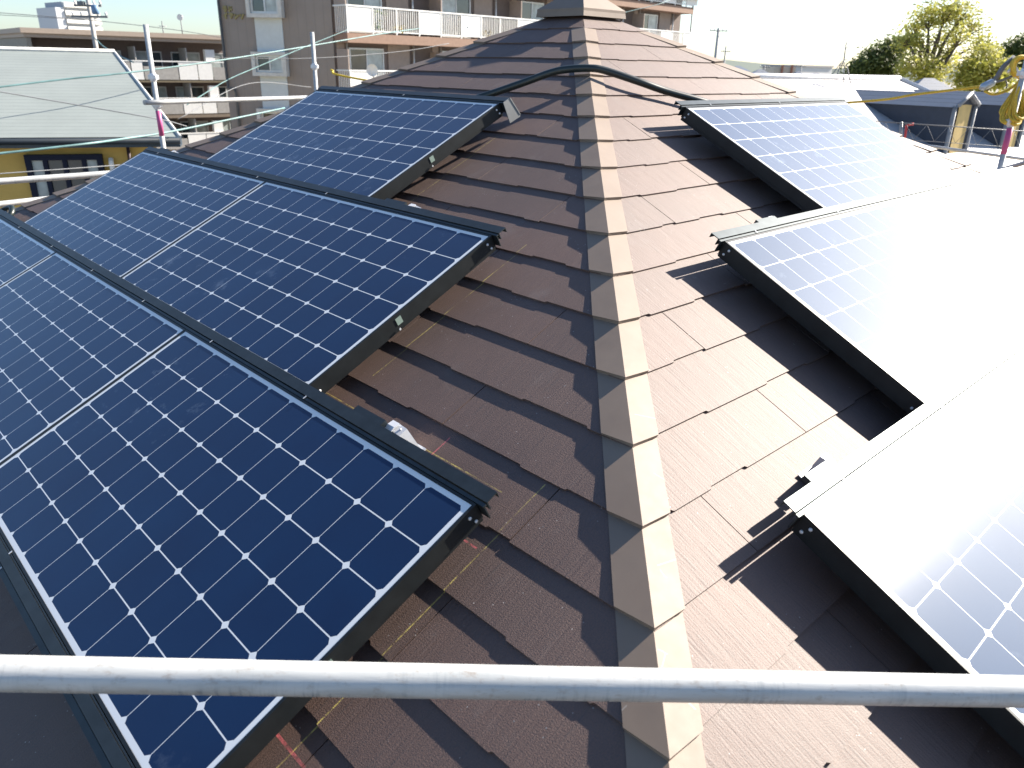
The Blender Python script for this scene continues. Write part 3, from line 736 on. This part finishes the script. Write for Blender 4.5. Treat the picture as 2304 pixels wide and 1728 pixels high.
for k, (zr, zb, zs, zw) in enumerate(lev):
    m = MB(); m.box((0.0, -1.5, zs), (AL, -0.002, zb)); m.build('balcony_slab', simple('slab_brown', (0.20, 0.16, 0.12), 0.8) if k else simple('slab_olive', (0.17, 0.14, 0.09), 0.8), ap, LM)
    segs = [(0.0, ax(275, 150, 50), 1), (ax(275, 150, 50), ax(308, 150, 50), 0), (ax(308, 150, 50), ax(391, 150, 51), 2), (ax(391, 150, 51), ax(430, 150, 52), 0), (ax(430, 150, 52), ax(473, 150, 52), 0), (ax(473, 150, 52), AL, 2)]
    for a, b, c in segs:
        if b - a < 0.1: continue
        m = MB(); m.box((a + 0.03, -1.52, zb - 0.1), (b - 0.03, -1.46, zr - (0.0 if c != 2 else 0.28))); m.build('balcony_panel', (M_WHITE, M_GRYP, M_GRYP)[c], ap, LM)
    m = MB(); m.box((0, -1.54, zr), (AL, -1.44, zr + 0.07)); m.build('handrail', M_WHITE, ap, LM)
    for j in range(5):
        x0 = 0.8 + j * AL / 5
        window(ap, LM, x0, x0 + 1.9, zb + 0.05, zw, -0.01, M_ALU, [M_GLASS, M_CURT] if (j + k) % 2 else [M_CURT, M_GLASS], 2, 0.08, 0.07)
    for j in range(1, 3):
        xd = ax((412, 270)[j - 1], 120, 51); m = MB(); m.box((xd - 0.04, -1.40, zb), (xd + 0.04, -0.012, zw + 0.25)); m.build('divider', M_GRYP, ap, LM)
    xu = ax(487, 200, 52); m = MB(); m.box((xu - 0.3, -1.42, zr + 0.075), (xu + 0.32, -1.05, zr + 0.8)); m.build('outdoor_unit', M_WHITE, ap, LM)
for px, ht, lb in ((362, 28, 'thin aerial mast on the tan roof band, left one'), (405, 38, 'aerial mast with a dish top on the tan roof band')):
    b0 = at(px + 6, 76 + (px - 362) * 0.05, 52); t0 = at(px, 76 - ht, 52)
    t_ = thing('aerial_mast', lb, 'aerial', b0, 'aerials on the apartment roof')
    m = MB(); m.tube([(0, 0, -0.6), (0, 0, t0.z - b0.z)], 0.035, 6); m.build('mast', M_WIRE, t_)
    m = MB(); hz_ = t0.z - b0.z
    if px > 400: m.tube([(0, -0.05, hz_ - .05), (0, -0.1, hz_ - 0.05)], 0.2, 12)
    else: m.tube([(-0.25, 0, hz_ * .6), (0.25, 0, hz_ * .6)], 0.025, 6)
    m.build('head', M_ALU, t_)

# tower block far behind
TA, TB = at(140, 60, 170), at(228, 62, 176); TM, TL = wallM(TA, TB)
tw = thing('tower_block', 'distant white tower block behind the utility pole', 'tower block', Matrix.Translation((TM.translation.x, TM.translation.y, 0))); LM = tw.matrix_world.inverted() @ TM
zt = at(160, 5, 170).z; zb = at(160, 100, 170).z
m = MB(); m.box((0.8, 0, 0), (TL, 9, zt)); m.build('wall', simple('tower_grey', (0.42, 0.43, 0.45), 0.8), tw, LM)
m = MB(); m.box((-1.0, -0.6, 0), (0.78, 9.5, zt - 1.2)); m.build('stair_tower', simple('tower_pale', (0.58, 0.59, 0.60), 0.8), tw, LM)
for i in range(9):
    z = zt - 0.1 - i * 1.45 * 1.1
    m = MB(); m.box((0.9, -0.9, z - 0.95), (TL - 0.1, -0.01, z)); m.build('balcony', simple('tower_white', (0.72, 0.71, 0.66), 0.7) if i == 0 else bpy.data.materials['tower_white'], tw, LM)

# ------------------------------------------------------------------ brown apartment house
B0, B1, B2 = at(495, 60, 34.5), at(748, 60, 34.0), at(1530, 60, 52.5)
bh = thing('brown_apartment_house', 'brown apartment house with bay windows and long white railed balconies', 'apartment house', Matrix.Translation((B1.x, B1.y, 0)))
inv = bh.matrix_world.inverted()
GMx, GLn = wallM(B0, B1); LM = inv @ GMx
TOPZ = ZA + 4.2
M_GAB = lap_mat('brown_tile_wall', (0.26, 0.225, 0.20), 0.4, 0.9, 0)
M_BB = simple('brown_rendered', (0.17, 0.135, 0.118), 0.85, 0, 0.08); M_PINKB = simple('pinkish_wall', (0.34, 0.28, 0.24), 0.85, 0, 0.06)
M_SLABO = simple('terracotta_edge', (0.28, 0.18, 0.13), 0.8, 0, 0.1)
m = MB(); n8 = [(0, 0), (GLn, 0), (GLn, 9), (0, 9)]
m.face([(0, 0, 0), (GLn, 0, 0), (GLn, 0, TOPZ), (0, 0, TOPZ)], [(0, 0), (GLn, 0), (GLn, TOPZ), (0, TOPZ)])
m.face([(0, 9, 0), (0, 0, 0), (0, 0, TOPZ), (0, 9, TOPZ)], [(0, 0), (9, 0), (9, TOPZ), (0, TOPZ)])
m.face([(0, 0, TOPZ), (GLn, 0, TOPZ), (GLn, 9, TOPZ), (0, 9, TOPZ)]); m.face([(GLn, 9, 0), (0, 9, 0), (0, 9, TOPZ), (GLn, 9, TOPZ)])
m.build('gable_wall', M_GAB, bh, LM)
gx = lambda px, py: (GMx.inverted() @ at(px, py, 34.3)).x
# rain pipe with offset
m = MB(); xa = gx(497, 20); z1 = at(520, 200, 34.3).z
m.tube([(xa, -0.1, TOPZ), (xa, -0.1, z1), (xa + 0.30, -0.1, z1 - 0.05), (xa + 0.36, -0.1, z1 - 0.2), (xa + 0.36, -0.1, 0)], 0.055, 8); m.build('rain_pipe', simple('dark_rainpipe', (0.10, 0.10, 0.095), 0.5), bh, LM)
xs0, xs1 = gx(574, 60), gx(638, 60)
m = MB(); m.box((xs0, -0.06, 0), (xs1, -0.002, TOPZ - 0.5)); m.build('white_strip', simple('pale_strip', (0.55, 0.60, 0.61), 0.7, 0, 0.04), bh, LM)
bz = [(at(605, 41, 34.3).z, 1.75), (at(605, 172, 34.3).z, at(605, 117, 34.3).z - at(605, 172, 34.3).z), ]
sto = bz[0][0] - bz[1][0]; bz.append((bz[1][0] - sto, bz[1][1]))
for k, (z0, hgt) in enumerate(bz):
    x0, x1 = xs0 - 0.18, xs1 + 0.16
    m = MB()
    m.box((x0, -0.42, z0), (x1, -0.062, z0 + 0.16)); m.box((x0, -0.42, z0 + hgt - 0.12), (x1, -0.062, z0 + hgt))
    m.box((x0, -0.42, z0 + 0.16), (x0 + 0.16, -0.062, z0 + hgt - 0.12)); m.box((x1 - 0.16, -0.42, z0 + 0.16), (x1, -0.062, z0 + hgt - 0.12))
    m.build('bay_surround', simple('pale_surround', (0.56, 0.56, 0.53), 0.7), bh, LM)
    window(bh, LM, x0 + 0.17, x1 - 0.17, z0 + 0.165, z0 + hgt - 0.125, -0.2, M_ALU, [M_GLASS, M_CURT], 2, 0.1, 0.09)
# lettering on the gable: two rows of raised katakana-like strokes, too blurred to read
def strokes(rows, x0, z0, s):
    mb = MB(); GL_ = {'ra': [((.2, .9), (.8, .9)), ((.1, .6), (.85, .6)), ((.85, .6), (.4, .05))], 'i': [((.8, .95), (.15, .5)), ((.5, .7), (.5, .05))],
        'ma': [((.1, .85), (.9, .85)), ((.9, .85), (.45, .35)), ((.3, .5), (.6, .15))], 'n': [((.15, .8), (.35, .65)), ((.15, .1), (.9, .7))],
        'so': [((.15, .85), (.3, .55)), ((.85, .9), (.35, .05))], 'do': [((.3, .95), (.3, .05)), ((.3, .6), (.8, .4)), ((.65, .9), (.72, .75))]}
    for j, row in enumerate(rows):
        for i, ch in enumerate(row):
            for (a, b), (c, d) in GL_[ch]:
                ax_, az_ = x0 + (i + a) * s, z0 - j * s * 1.12 + b * s; bx_, bz_ = x0 + (i + c) * s, z0 - j * s * 1.12 + d * s
                dx, dz = bx_ - ax_, bz_ - az_; L_ = math.hypot(dx, dz); nx, nz_ = -dz / L_ * 0.035, dx / L_ * 0.035
                P8 = [(ax_ + nx, az_ + nz_), (ax_ - nx, az_ - nz_), (bx_ - nx, bz_ - nz_), (bx_ + nx, bz_ + nz_)]
                mb.hexa([Vector((p[0], -0.06, p[1])) for p in P8] + [Vector((p[0], -0.003, p[1])) for p in P8])
    return mb
strokes((['ra', 'do'], ['i', 'ma', 'n', 'so']), gx(503, 26), at(505, 26, 34.3).z - 0.03, 0.25).build('wall_lettering', simple('tarnished_gold', (0.27, 0.23, 0.10), 0.5, 0.3), bh, LM)

# balcony wing
WM, WL = wallM(B1, B2); LM = inv @ WM
m = MB(); m.box((0.03, 0.0, 0), (WL, 8, TOPZ)); m.build('wing_wall', M_BB, bh, LM)
# levels measured at the near end of the balconies
zr0 = at(775, 11, 33.6).z; zp0 = at(775, 70, 33.6).z; zs0 = at(775, 95, 33.6).z
sto2 = zr0 - at(775, 157, 33.6).z
BD = 1.0
M_RAILW = simple('white_railing', (0.80, 0.80, 0.77), 0.45, 0, 0.03)
M_GRN = simple('leaf_green', (0.08, 0.16, 0.03), 0.7, 0, 0.4, 20); M_TERR = simple('yellow_flowers', (0.45, 0.32, 0.03), 0.7)
for k in (-1, 0, 1):
    dz = -k * sto2; zr, zp, zs = zr0 + dz, zp0 + dz, zs0 + dz
    m = MB(); m.box((0.06, -BD, zs), (WL - 0.1, -0.002, zp - 0.06)); m.build('balcony_slab', M_SLABO, bh, LM)
    rb_ = MB(); rb_.box((0.06, -BD - 0.01, zr - 0.06), (WL - 0.1, -BD + 0.07, zr)); rb_.box((0.06, -BD + 0.005, zp + 0.03), (WL - 0.1, -BD + 0.055, zp + 0.075))
    rb_.box((0.06, -BD + 0.07, zr - 0.06), (0.11, -0.002, zr))
    x = 0.08; i = 0
    while x < WL - 0.2:
        rb_.box((x, -BD, zp - 0.06), (x + 0.06, -BD + 0.06, zr - 0.061))
        if i % 5 in (0, 3):
            pan = MB(); pan.box((x + 0.065, -BD + 0.015, zp + 0.08), (x + 1.345, -BD + 0.045, zr - 0.065)); pan.build('balcony_panel', M_WHITE, bh, LM)
        else:
            for b in range(1, 11): rb_.box((x + b * 0.122, -BD + 0.015, zp + 0.076), (x + b * 0.122 + 0.028, -BD + 0.045, zr - 0.061))
        x += 1.35; i += 1
    for b in range(1, 7): rb_.box((0.065, -BD + b * 0.135, zp - 0.06), (0.095, -BD + b * 0.135 + 0.028, zr - 0.061))
    rb_.build('balcony_railing', M_RAILW, bh, LM)
    # doors, piers, partitions behind
    nx = 5; wu = WL / nx
    for j in range(nx):
        x0 = j * wu
        for xa_, xb_ in ((0.14, 0.55), (3.0, 4.3)):
            m = MB(); m.box((x0 + xa_, -0.05, zp - 0.05), (x0 + xb_, -0.003, zp + 2.25)); m.build('pier', M_PINKB, bh, LM)
        window(bh, LM, x0 + 0.75, x0 + 2.7, zp, zp + 1.98, -0.02, M_ALU, [M_CURT, M_GLASS] if j % 2 else [M_GLASS, M_CURT], 2, 0.08, 0.07)
        m = MB(); m.box((x0 - 0.03 + (0.12 if j == 0 else 0), -BD + 0.08, zp - 0.05), (x0 + 0.03 + (0.12 if j == 0 else 0), -0.06, zp + 1.9)); m.build('partition', M_PINKB, bh, LM)
        for xx in (x0 + 0.62, x0 + 4.5):
            m = MB(); m.tube([(xx, -0.12, zp - 0.05), (xx, -0.12, zp + 2.2)], 0.05, 8); m.build('drain_pipe', M_CURT if False else M_ALU, bh, LM)
        if k == 0 and j < 3:
            for xx, mt, hh_ in ((x0 + 1.9, M_GRN, 0.9), (x0 + 3.1, M_TERR, 0.35)):
                m = MB(); pr = random.Random(j * 7 + int(hh_ * 10))
                for q in range(60):
                    c_ = Vector((xx + pr.gauss(0, .18), -BD + 0.2 + pr.gauss(0, .08), zp + pr.uniform(0.05, hh_))); u_ = Vector((pr.gauss(0, 1), pr.gauss(0, 1), pr.gauss(0, 1))).normalized() * 0.07; v_ = u_.orthogonal().normalized() * 0.05
                    m.face([c_ - u_ - v_, c_ + u_ - v_, c_ + u_ + v_, c_ - u_ + v_])
                tag(m.build('balcony_plant', mt, None, WM), ('leafy green plant behind the bars of the %s white balcony bay' if mt is M_GRN else 'yellow flowering plant at the foot of the %s white balcony bay') % ('nearest', 'second', 'third')[j], 'plant', 'plants on the white balcony')
m = MB(); m.box((-0.02, -1.3, TOPZ - 0.2), (WL + 0.9, 8.2, TOPZ + 0.15)); m.build('roof_slab', simple('pale_eave', (0.62, 0.58, 0.50), 0.7), bh, LM)
m = MB(); m.tube([(WL + 0.1, -0.8, 0), (WL + 0.1, -0.8, TOPZ - 0.2)], 0.05, 8); m.build('rain_pipe', M_WIRE, bh, LM)
dsh = thing('satellite_dish', 'round white satellite dish on the lower balcony rail', 'satellite dish', at(838, 158, 33.2)); m = MB()
for i in range(16):
    a0, a1 = 2 * math.pi * i / 16, 2 * math.pi * (i + 1) / 16
    for (r0, y0), (r1, y1) in (((0, 0.0), (0.16, -0.03)), ((0.16, -0.03), (0.25, -0.09))):
        p = [(r0 * math.cos(a0), y0, r0 * math.sin(a0)), (r1 * math.cos(a0), y1, r1 * math.sin(a0)), (r1 * math.cos(a1), y1, r1 * math.sin(a1)), (r0 * math.cos(a1), y0, r0 * math.sin(a1))]
        m.face(p if r0 > 0 else p[:3])
m.build('dish', M_WHITE, dsh); m = MB(); m.tube([(0, 0.01, 0), (0, 0.12, 0), (0, 0.12, -0.5)], 0.03, 8); m.tube([(0, -0.08, -0.22), (0, -0.35, -0.02)], 0.012, 6); m.build('arm', M_ALU, dsh)

# ------------------------------------------------------------------ utility poles
def upole(x, y, d, top, label, arms, r=0.13):
    b = at(x, y, d); t = thing('utility_pole', label, 'utility pole', (b.x, b.y, 0), 'utility poles')
    m = MB(); m.tube([(0, 0, 0), (0, 0, top)], [r * 1.25, r * 0.8], 12); m.build('pole', simple('concrete_pole', (0.40, 0.39, 0.37), 0.8) if 'concrete_pole' not in bpy.data.materials else bpy.data.materials['concrete_pole'], t)
    for z, w_ in arms:
        m = MB(); m.box((-w_, -0.15, z - 0.05), (w_, -0.06, z + 0.05)); m.build('crossarm', M_WIRE, t)
        for i in range(-2, 3):
            if i: m = MB(); m.tube([(i * w_ / 2.2, -0.1, z + 0.051), (i * w_ / 2.2, -0.1, z + 0.16), (i * w_ / 2.2, -0.1, z + 0.24)], [0.03, 0.07, 0.04], 8); m.build('insulator', M_WHITE, t)
    return t
zz = lambda y: at(205, y, 42).z
u = upole(208, 60, 42, zz(-70), 'grey utility pole with crossarms and a blue transformer behind the grey roof', [(zz(14), 0.75), (zz(38), 1.0), (zz(-30), 1.0)])
m = MB(); m.tube([(0.42, -0.2, zz(33)), (0.42, -0.2, zz(31)), (0.42, -0.2, zz(13)), (0.42, -0.2, zz(12))], [0.15, 0.2, 0.2, 0.12], 14); m.build('transformer', simple('blue_transformer', (0.16, 0.27, 0.42), 0.45), u)
m = MB(); m.box((-0.5, -0.25, zz(13.5)), (-0.15, -0.02, zz(5))); m.build('switch_box', M_WIRE, u)
cable([(-60, 30, 41), (80, 38, 41.5), (190, 45, 42)], 0.014, M_WIRE, 'thin wire reaching the utility pole from the left edge')
cable([(212, 84, 42), (232, 104, 40), (262, 122, 36), (300, 140, 32)], 0.03, M_TEAL, 'short teal cable dropping from the utility pole', 'sleeved_cable')
zq = lambda y: at(1615, y, 95).z
upole(1613, 100, 95, zq(64), 'distant utility pole standing alone against the sky right of the apex', [(zq(70), 1.1)], 0.2)
upole(1805, 140, 160, at(1805, 146, 160).z, 'tiny distant pole standing over the long hall', [(at(1805, 150, 160).z, 0.9)], 0.16)
upole(1722, 140, 140, at(1722, 147, 140).z, 'tiny distant pole beside the cream warehouse', [(at(1722, 151, 140).z, 0.9)], 0.15)
upole(1632, 120, 130, at(1632, 104, 130).z, 'tiny distant pole low beside the right hip line', [(at(1632, 116, 130).z, 0.8)], 0.15)

# ------------------------------------------------------------------ right hand neighbours
dE = Vector((s2, s2, 0)); dW = Vector((s2, -s2, 0)); UPZ = Vector((0, 0, 1))
K0, K1 = at(1690, 175, 21.5), at(2023, 178, 26.0)
kz = (K0.z + K1.z) / 2; K0.z = K1.z = kz
dE = (K1 - K0).normalized(); dW = Vector((dE.y, -dE.x, 0))
rn = thing('pale_roof_house', 'house with a pale sunlit slate roof and two projecting gabled wings', 'house', Matrix.Translation((K0.x, K0.y, 0))); o0 = Vector((K0.x, K0.y, 0))
EXT = 2.0
k0 = K0 - dE * 4 - o0; k1 = K1 - o0; RUN = 6.2; tp = math.tan(R(25))
e0 = k0 + dW * RUN - UPZ * RUN * tp; e1 = k1 + dE * 4.0 + dW * RUN - UPZ * RUN * tp
m = MB(); roof_quad(m, [e0, e1, k1, k0]); bk0 = k0 - dW * 4 - UPZ * 4 * tp; bk1 = k1 + dE * 3 - dW * 4 - UPZ * 4 * tp
roof_quad(m, [bk1, bk0, k0, k1]); roof_tri(m, e1, bk1, k1); m.build('roof', M_PALEROOF, rn)
m = MB(); m.tube([k0 + UPZ * .03, k1 + UPZ * .03], 0.09, 8); m.tube([k1 + UPZ * .03, e1 + UPZ * .03], 0.07, 8); m.build('ridge_cap', simple('pale_ridge', (0.6, 0.6, 0.6), 0.4), rn)
m = MB(); q0, q1, q2, q3 = e0 - dW * .7, e1 - dW * .7 - dE * .6, bk1 + dW * .5 - dE * .6, bk0 + dW * .5; zt_ = e0.z - 0.02
m.hexa([Vector((q.x, q.y, 0)) for q in (q0, q1, q2, q3)] + [Vector((q.x, q.y, zt_ if i < 2 else bk0.z)) for i, q in enumerate((q0, q1, q2, q3))]); m.build('wall', M_CREAM, rn)
M_NAVY = simple('dark_navy_siding', (0.035, 0.045, 0.065), 0.7, 0, 0.1); M_OCHRE = simple('ochre_panel', (0.50, 0.36, 0.13), 0.7); M_TRIM = simple('grey_trim', (0.22, 0.23, 0.24), 0.5)
def wing(org):                              # org: ridge start (relative), runs along dW
    w0 = at(1922, 201, 24.0); L_ = 3.35; hw = 0.6; drop = 0.30; hgt = 2.3
    a = org; b = org + dW * L_
    n_ = dE
    f0, f1 = a - n_ * hw - UPZ * drop, b - n_ * hw - UPZ * drop
    h0, h1 = a + n_ * hw - UPZ * drop, b + n_ * hw - UPZ * drop
    m = MB(); bk = -dW * 1.6; ov = dW * 0.12
    roof_quad(m, [f0 + bk - n_ * .08 - UPZ * .05, f1 + ov - n_ * .08 - UPZ * .05, b + ov, a + bk]); roof_quad(m, [h1 + ov + n_ * .08 - UPZ * .05, h0 + bk + n_ * .08 - UPZ * .05, a + bk, b + ov]); wg = m.build('wing_roof', M_DARKROOF, rn)
    m = MB(); m.hexa([f0 - UPZ * hgt, f1 - UPZ * hgt, h1 - UPZ * hgt, h0 - UPZ * hgt, f0 - UPZ * .05, f1 - UPZ * .05, h1 - UPZ * .05, h0 - UPZ * .05])
    m.face([f1 - UPZ * .05, h1 - UPZ * .05, b - UPZ * .04]); m.build('wing_wall', M_NAVY, rn)
    m = MB(); t_ = dW * 0.03
    fi, hi = f1 + n_ * .24, h1 - n_ * .24
    P5 = [fi - UPZ * (hgt - .1), hi - UPZ * (hgt - .1), hi - UPZ * .0, b - UPZ * .28, fi - UPZ * .0]
    m.face([p + t_ for p in P5]); m.build('gable_panel', M_OCHRE, rn)
    m = MB()
    for p, q in ((f1, b), (b, h1)): m.tube([p + ov + UPZ * .0, q + ov + UPZ * .02], 0.05, 6)
    m.tube([f1 + t_ - UPZ * hgt, f1 + t_], 0.06, 6); m.tube([h1 + t_ - UPZ * hgt, h1 + t_], 0.06, 6); m.build('verge_trim', M_TRIM, rn)
w0 = at(1922, 201, 23.6); w0.z -= 0.0
wing(w0 - o0); wing(w0 - o0 + dE * 3.5)

# tripod aerial on that roof
tri = thing('roof_aerial', 'spindly aerial mast on four splayed legs on the pale roof', 'aerial', at(1893, 186, 23.0)); o0 = tri.matrix_world.translation.copy()
m = MB(); m.tube([at(1893, 150, 23) - o0, at(1899, 135, 23) - o0, at(1905, 95, 23) - o0], 0.02, 6); m.build('mast', M_WIRE, tri)
for a, b in (((1868, 173), (1891, 143)), ((1882, 173), (1893, 140)), ((1898, 187), (1900, 140)), ((1914, 187), (1905, 145))):
    m = MB(); m.tube([at(a[0], a[1], 23) - o0, at(b[0], b[1], 23) - o0], 0.014, 6); m.build('leg', M_WIRE, tri)
m = MB(); m.tube([at(1893, 138, 23) - o0, at(1905, 134, 22.6) - o0], 0.012, 6); m.tube([at(1900, 108, 23) - o0, at(1912, 106, 23) - o0], 0.012, 6); m.build('element', M_ALU, tri)

# small hip roofed house behind and distant houses
def hiphouse(x0, x1, ytop, yb, d, label, mat, wallm, group='distant houses on the right'):
    a, b = at(x0, yb, d), at(x1, yb, d); M_, L_ = wallM(a, b); t = thing('distant_house', label, 'house', Matrix.Translation((M_.translation.x, M_.translation.y, 0)), group); LM = t.matrix_world.inverted() @ M_
    ze = (a.z + b.z) / 2; zt = at((x0 + x1) / 2, ytop, d + L_ * 0.3).z; dp = L_ * 0.8
    m = MB(); r0, r1 = (L_ * 0.42, dp / 2, zt), (L_ * 0.58, dp / 2, zt)
    roof_quad(m, [(0, 0, ze), (L_, 0, ze), r1, r0]); roof_quad(m, [(L_, dp, ze), (0, dp, ze), r0, r1]); roof_tri(m, (L_, 0, ze), (L_, dp, ze), r1); roof_tri(m, (0, dp, ze), (0, 0, ze), r0); m.build('roof', mat, t, LM)
    m = MB(); m.box((0.3, 0.3, 0), (L_ - 0.3, dp - 0.3, ze - 0.02)); m.build('wall', wallm, t, LM)
    return t
hiphouse(2040, 2180, 176, 216, 33, 'small hip roofed house between the pale roof and the tree', M_DARKROOF, M_CREAM)
M_FAR = simple('far_white', (0.55, 0.55, 0.53), 0.7); M_FARB = simple('far_blue', (0.16, 0.20, 0.25), 0.7)
hiphouse(1755, 1782, 164, 172, 75, 'tiny blue roofed house left of the roof aerial', M_FARB, M_FAR)
hiphouse(1822, 1858, 163, 175, 60, 'small pale gabled house just left of the roof aerial', M_PALEROOF, M_FAR)
hiphouse(1690, 1742, 156, 170, 120, 'long dark roofed house low on the skyline by the hip', M_DARKROOF, M_FAR)
hiphouse(1918, 2040, 172, 178, 55, 'blue roofed house below the dark bush', M_FARB, M_FAR)
hiphouse(1785, 1812, 160, 169, 90, 'tiny grey roofed house between the cream warehouse and the gabled house', M_DARKROOF, M_FAR)
hiphouse(1868, 1900, 166, 175, 70, 'tiny pale roofed house right below the roof aerial', M_PALEROOF, M_FAR)
hiphouse(1640, 1690, 148, 160, 150, 'far low house just above the right hip line', M_FARB, M_FAR)
fa, fb_ = at(1742, 160, 150), at(1790, 160, 150); FM, FL = wallM(fa, fb_); fz = at(1760, 150, 150).z
far = thing('warehouse', 'flat cream warehouse on the skyline with two small chimneys', 'warehouse', Matrix.Translation((FM.translation.x, FM.translation.y, 0))); LM = far.matrix_world.inverted() @ FM
m = MB(); m.box((0, 0, 0), (FL, 8, fz)); m.build('wall', M_CREAM, far, LM)
for q in (0.3, 0.75): m = MB(); m.box((FL * q, -0.4, 0), (FL * q + 0.35, -0.02, fz + 0.35)); m.build('chimney', simple('brick_red', (0.3, 0.14, 0.09), 0.8), far, LM)
fa, fb_ = at(1800, 158, 240), at(1872, 158, 250); FM, FL = wallM(fa, fb_); fz = at(1830, 151, 240).z
far = thing('long_hall', 'long pale hall on the skyline behind the gabled house', 'hall', Matrix.Translation((FM.translation.x, FM.translation.y, 0))); LM = far.matrix_world.inverted() @ FM
m = MB(); m.box((0, 0, 0), (FL, 14, fz)); m.build('wall', M_FAR, far, LM); m = MB(); m.box((-.3, -.3, fz), (FL + .3, 14.3, fz + .5)); m.build('roof', M_PALEROOF, far, LM)

# ------------------------------------------------------------------ trees
def leaf_mat(name, c1, c2, trans=0.45):
    q = NT(name); t = q.n('ShaderNodeAttribute', attribute_name='tint').outputs['Fac']
    c = q.mix(t, c1, c2); q.l(c, q.b.inputs['Base Color']); q.b.inputs['Roughness'].default_value = 0.55
    tr = q.n('ShaderNodeBsdfTranslucent'); q.l(c, tr.inputs['Color']); mx = q.n('ShaderNodeMixShader'); mx.inputs[0].default_value = trans
    q.l(q.b.outputs[0], mx.inputs[1]); q.l(tr.outputs[0], mx.inputs[2]); q.l(mx.outputs[0], q.t.nodes['Material Output'].inputs['Surface']); return q.m
M_LEAF = leaf_mat('yellow_green_leaves', (0.34, 0.36, 0.06), (0.64, 0.60, 0.16), 0.62); M_LEAFD = leaf_mat('dark_green_leaves', (0.09, 0.13, 0.04), (0.24, 0.28, 0.08), 0.5)
M_BARK = simple('bark', (0.11, 0.085, 0.065), 0.9, 0, 0.3, 4)
def tree(base, blobs, label, mat, seed, leaf=0.12, dens=1.0, limbs=True, trunk_r=0.25):
    r = random.Random(seed); base = Vector(base); t = thing('tree', label, 'tree', Matrix.Translation(base), 'trees at the right')
    fork = Vector((0, 0, max(1.0, min((b[0] - base).z - b[1] * 1.6 for b in blobs))))
    wd = MB(); wd.tube([(0, 0, 0), fork * 0.5 + Vector((0.08, 0, 0)), fork], [trunk_r * 1.3, trunk_r, trunk_r * 0.8], 10); lv = MB()
    for c, rad, n in blobs:
        c = Vector(c) - base
        if limbs:
            mid = fork.lerp(c, 0.5) + Vector((r.uniform(-.3, .3), r.uniform(-.3, .3), r.uniform(-0.1, .5)))
            wd.tube(cr([fork, mid, c], 5), [trunk_r * 0.55 * (1 - 0.8 * i / 10) for i in range(11)], 6)
            for q in range(5):
                e = c + Vector((r.gauss(0, 1), r.gauss(0, 1), r.gauss(0.3, 1))).normalized() * rad * 0.95
                wd.tube([c.lerp(mid, 0.35), c.lerp(e, 0.5) + Vector((0, 0, -0.1)), e], [0.06, 0.035, 0.012], 5)
        # clusters inside the blob
        nc = max(4, int(n * dens / 26))
        for q in range(nc):
            d = Vector((r.gauss(0, 1), r.gauss(0, 1), r.gauss(0, 0.9))).normalized(); cc = c + d * rad * (r.random() ** 0.45)
            tone = r.random()
            for z in range(26):
                p = cc + Vector((r.gauss(0, 1), r.gauss(0, 1), r.gauss(0, 0.7))) * leaf * 1.9
                u_ = Vector((r.gauss(0, 1), r.gauss(0, 1), r.gauss(0, 1))).normalized(); v_ = u_.orthogonal().normalized(); sz = leaf * r.uniform(0.5, 1.0)
                u_ *= sz; v_ *= sz * 0.55
                lv.face([p - u_, p - v_, p + u_, p + v_], None, min(1, max(0, tone * 0.7 + r.random() * 0.3)))
    wd.build('trunk', M_BARK, t); lv.build('crown', mat, t); return t
D = 46
def bl(x, y, d, rpx, n): return (at(x, y, d), rpx * d / FPX, n)
tree((at(2085, 190, D).x, at(2085, 190, D).y, 0), [bl(2130, 30, D, 30, 900), bl(2090, 38, D, 26, 700), bl(2165, 35, D, 26, 650), bl(2055, 60, D + 1, 24, 480), bl(2195, 62, D, 24, 480), bl(2040, 90, D, 22, 380), bl(2205, 95, D + 1, 18, 240),
     bl(2115, 85, D + 1, 26, 330), bl(2160, 90, D - 1, 24, 280), bl(2075, 105, D, 22, 330), bl(2130, 130, D, 26, 330), bl(2060, 150, D - 1, 32, 900), bl(2105, 165, D - 1, 26, 520)],
     'tall yellow green tree with an open domed crown behind the roofs', M_LEAF, 3, 0.16, 0.85, True, 0.3)
tree((at(2215, 190, D - 3).x, at(2215, 190, D - 3).y, 0), [bl(2210, 130, D - 3, 26, 700), bl(2185, 160, D - 3, 30, 900), bl(2230, 165, D - 3, 30, 900), bl(2180, 185, D - 3, 24, 600), bl(2245, 150, D - 3, 18, 400), bl(2255, 185, D - 3, 26, 600), bl(2222, 115, D - 3, 14, 250)],
     'lower bright yellow green tree right of the tall one behind the dormer', M_LEAF, 5, 0.16, 1.3, True, 0.2)
tree((at(1985, 170, D + 4).x, at(1985, 170, D + 4).y, 0), [bl(1945, 155, D + 4, 22, 1000), bl(1975, 140, D + 4, 24, 1100), bl(2000, 115, D + 4, 22, 900), bl(2020, 100, D + 4, 16, 500), bl(2005, 155, D + 4, 24, 1000), bl(1965, 125, D + 4, 14, 400), bl(1935, 168, D + 4, 16, 500)],
     'dark green bushy tree at the left foot of the tall tree', M_LEAFD, 7, 0.18, 1.6, False, 0.2)
tree((at(2320, 170, D + 2).x, at(2320, 170, D + 2).y, 0), [bl(2290, 118, D + 2, 22, 900), bl(2310, 105, D + 2, 26, 1100), bl(2300, 140, D + 2, 20, 800), bl(2340, 130, D + 2, 34, 1200)],
     'dark green tree cut by the right edge above the rope coil', M_LEAFD, 9, 0.18, 1.6, False, 0.25)
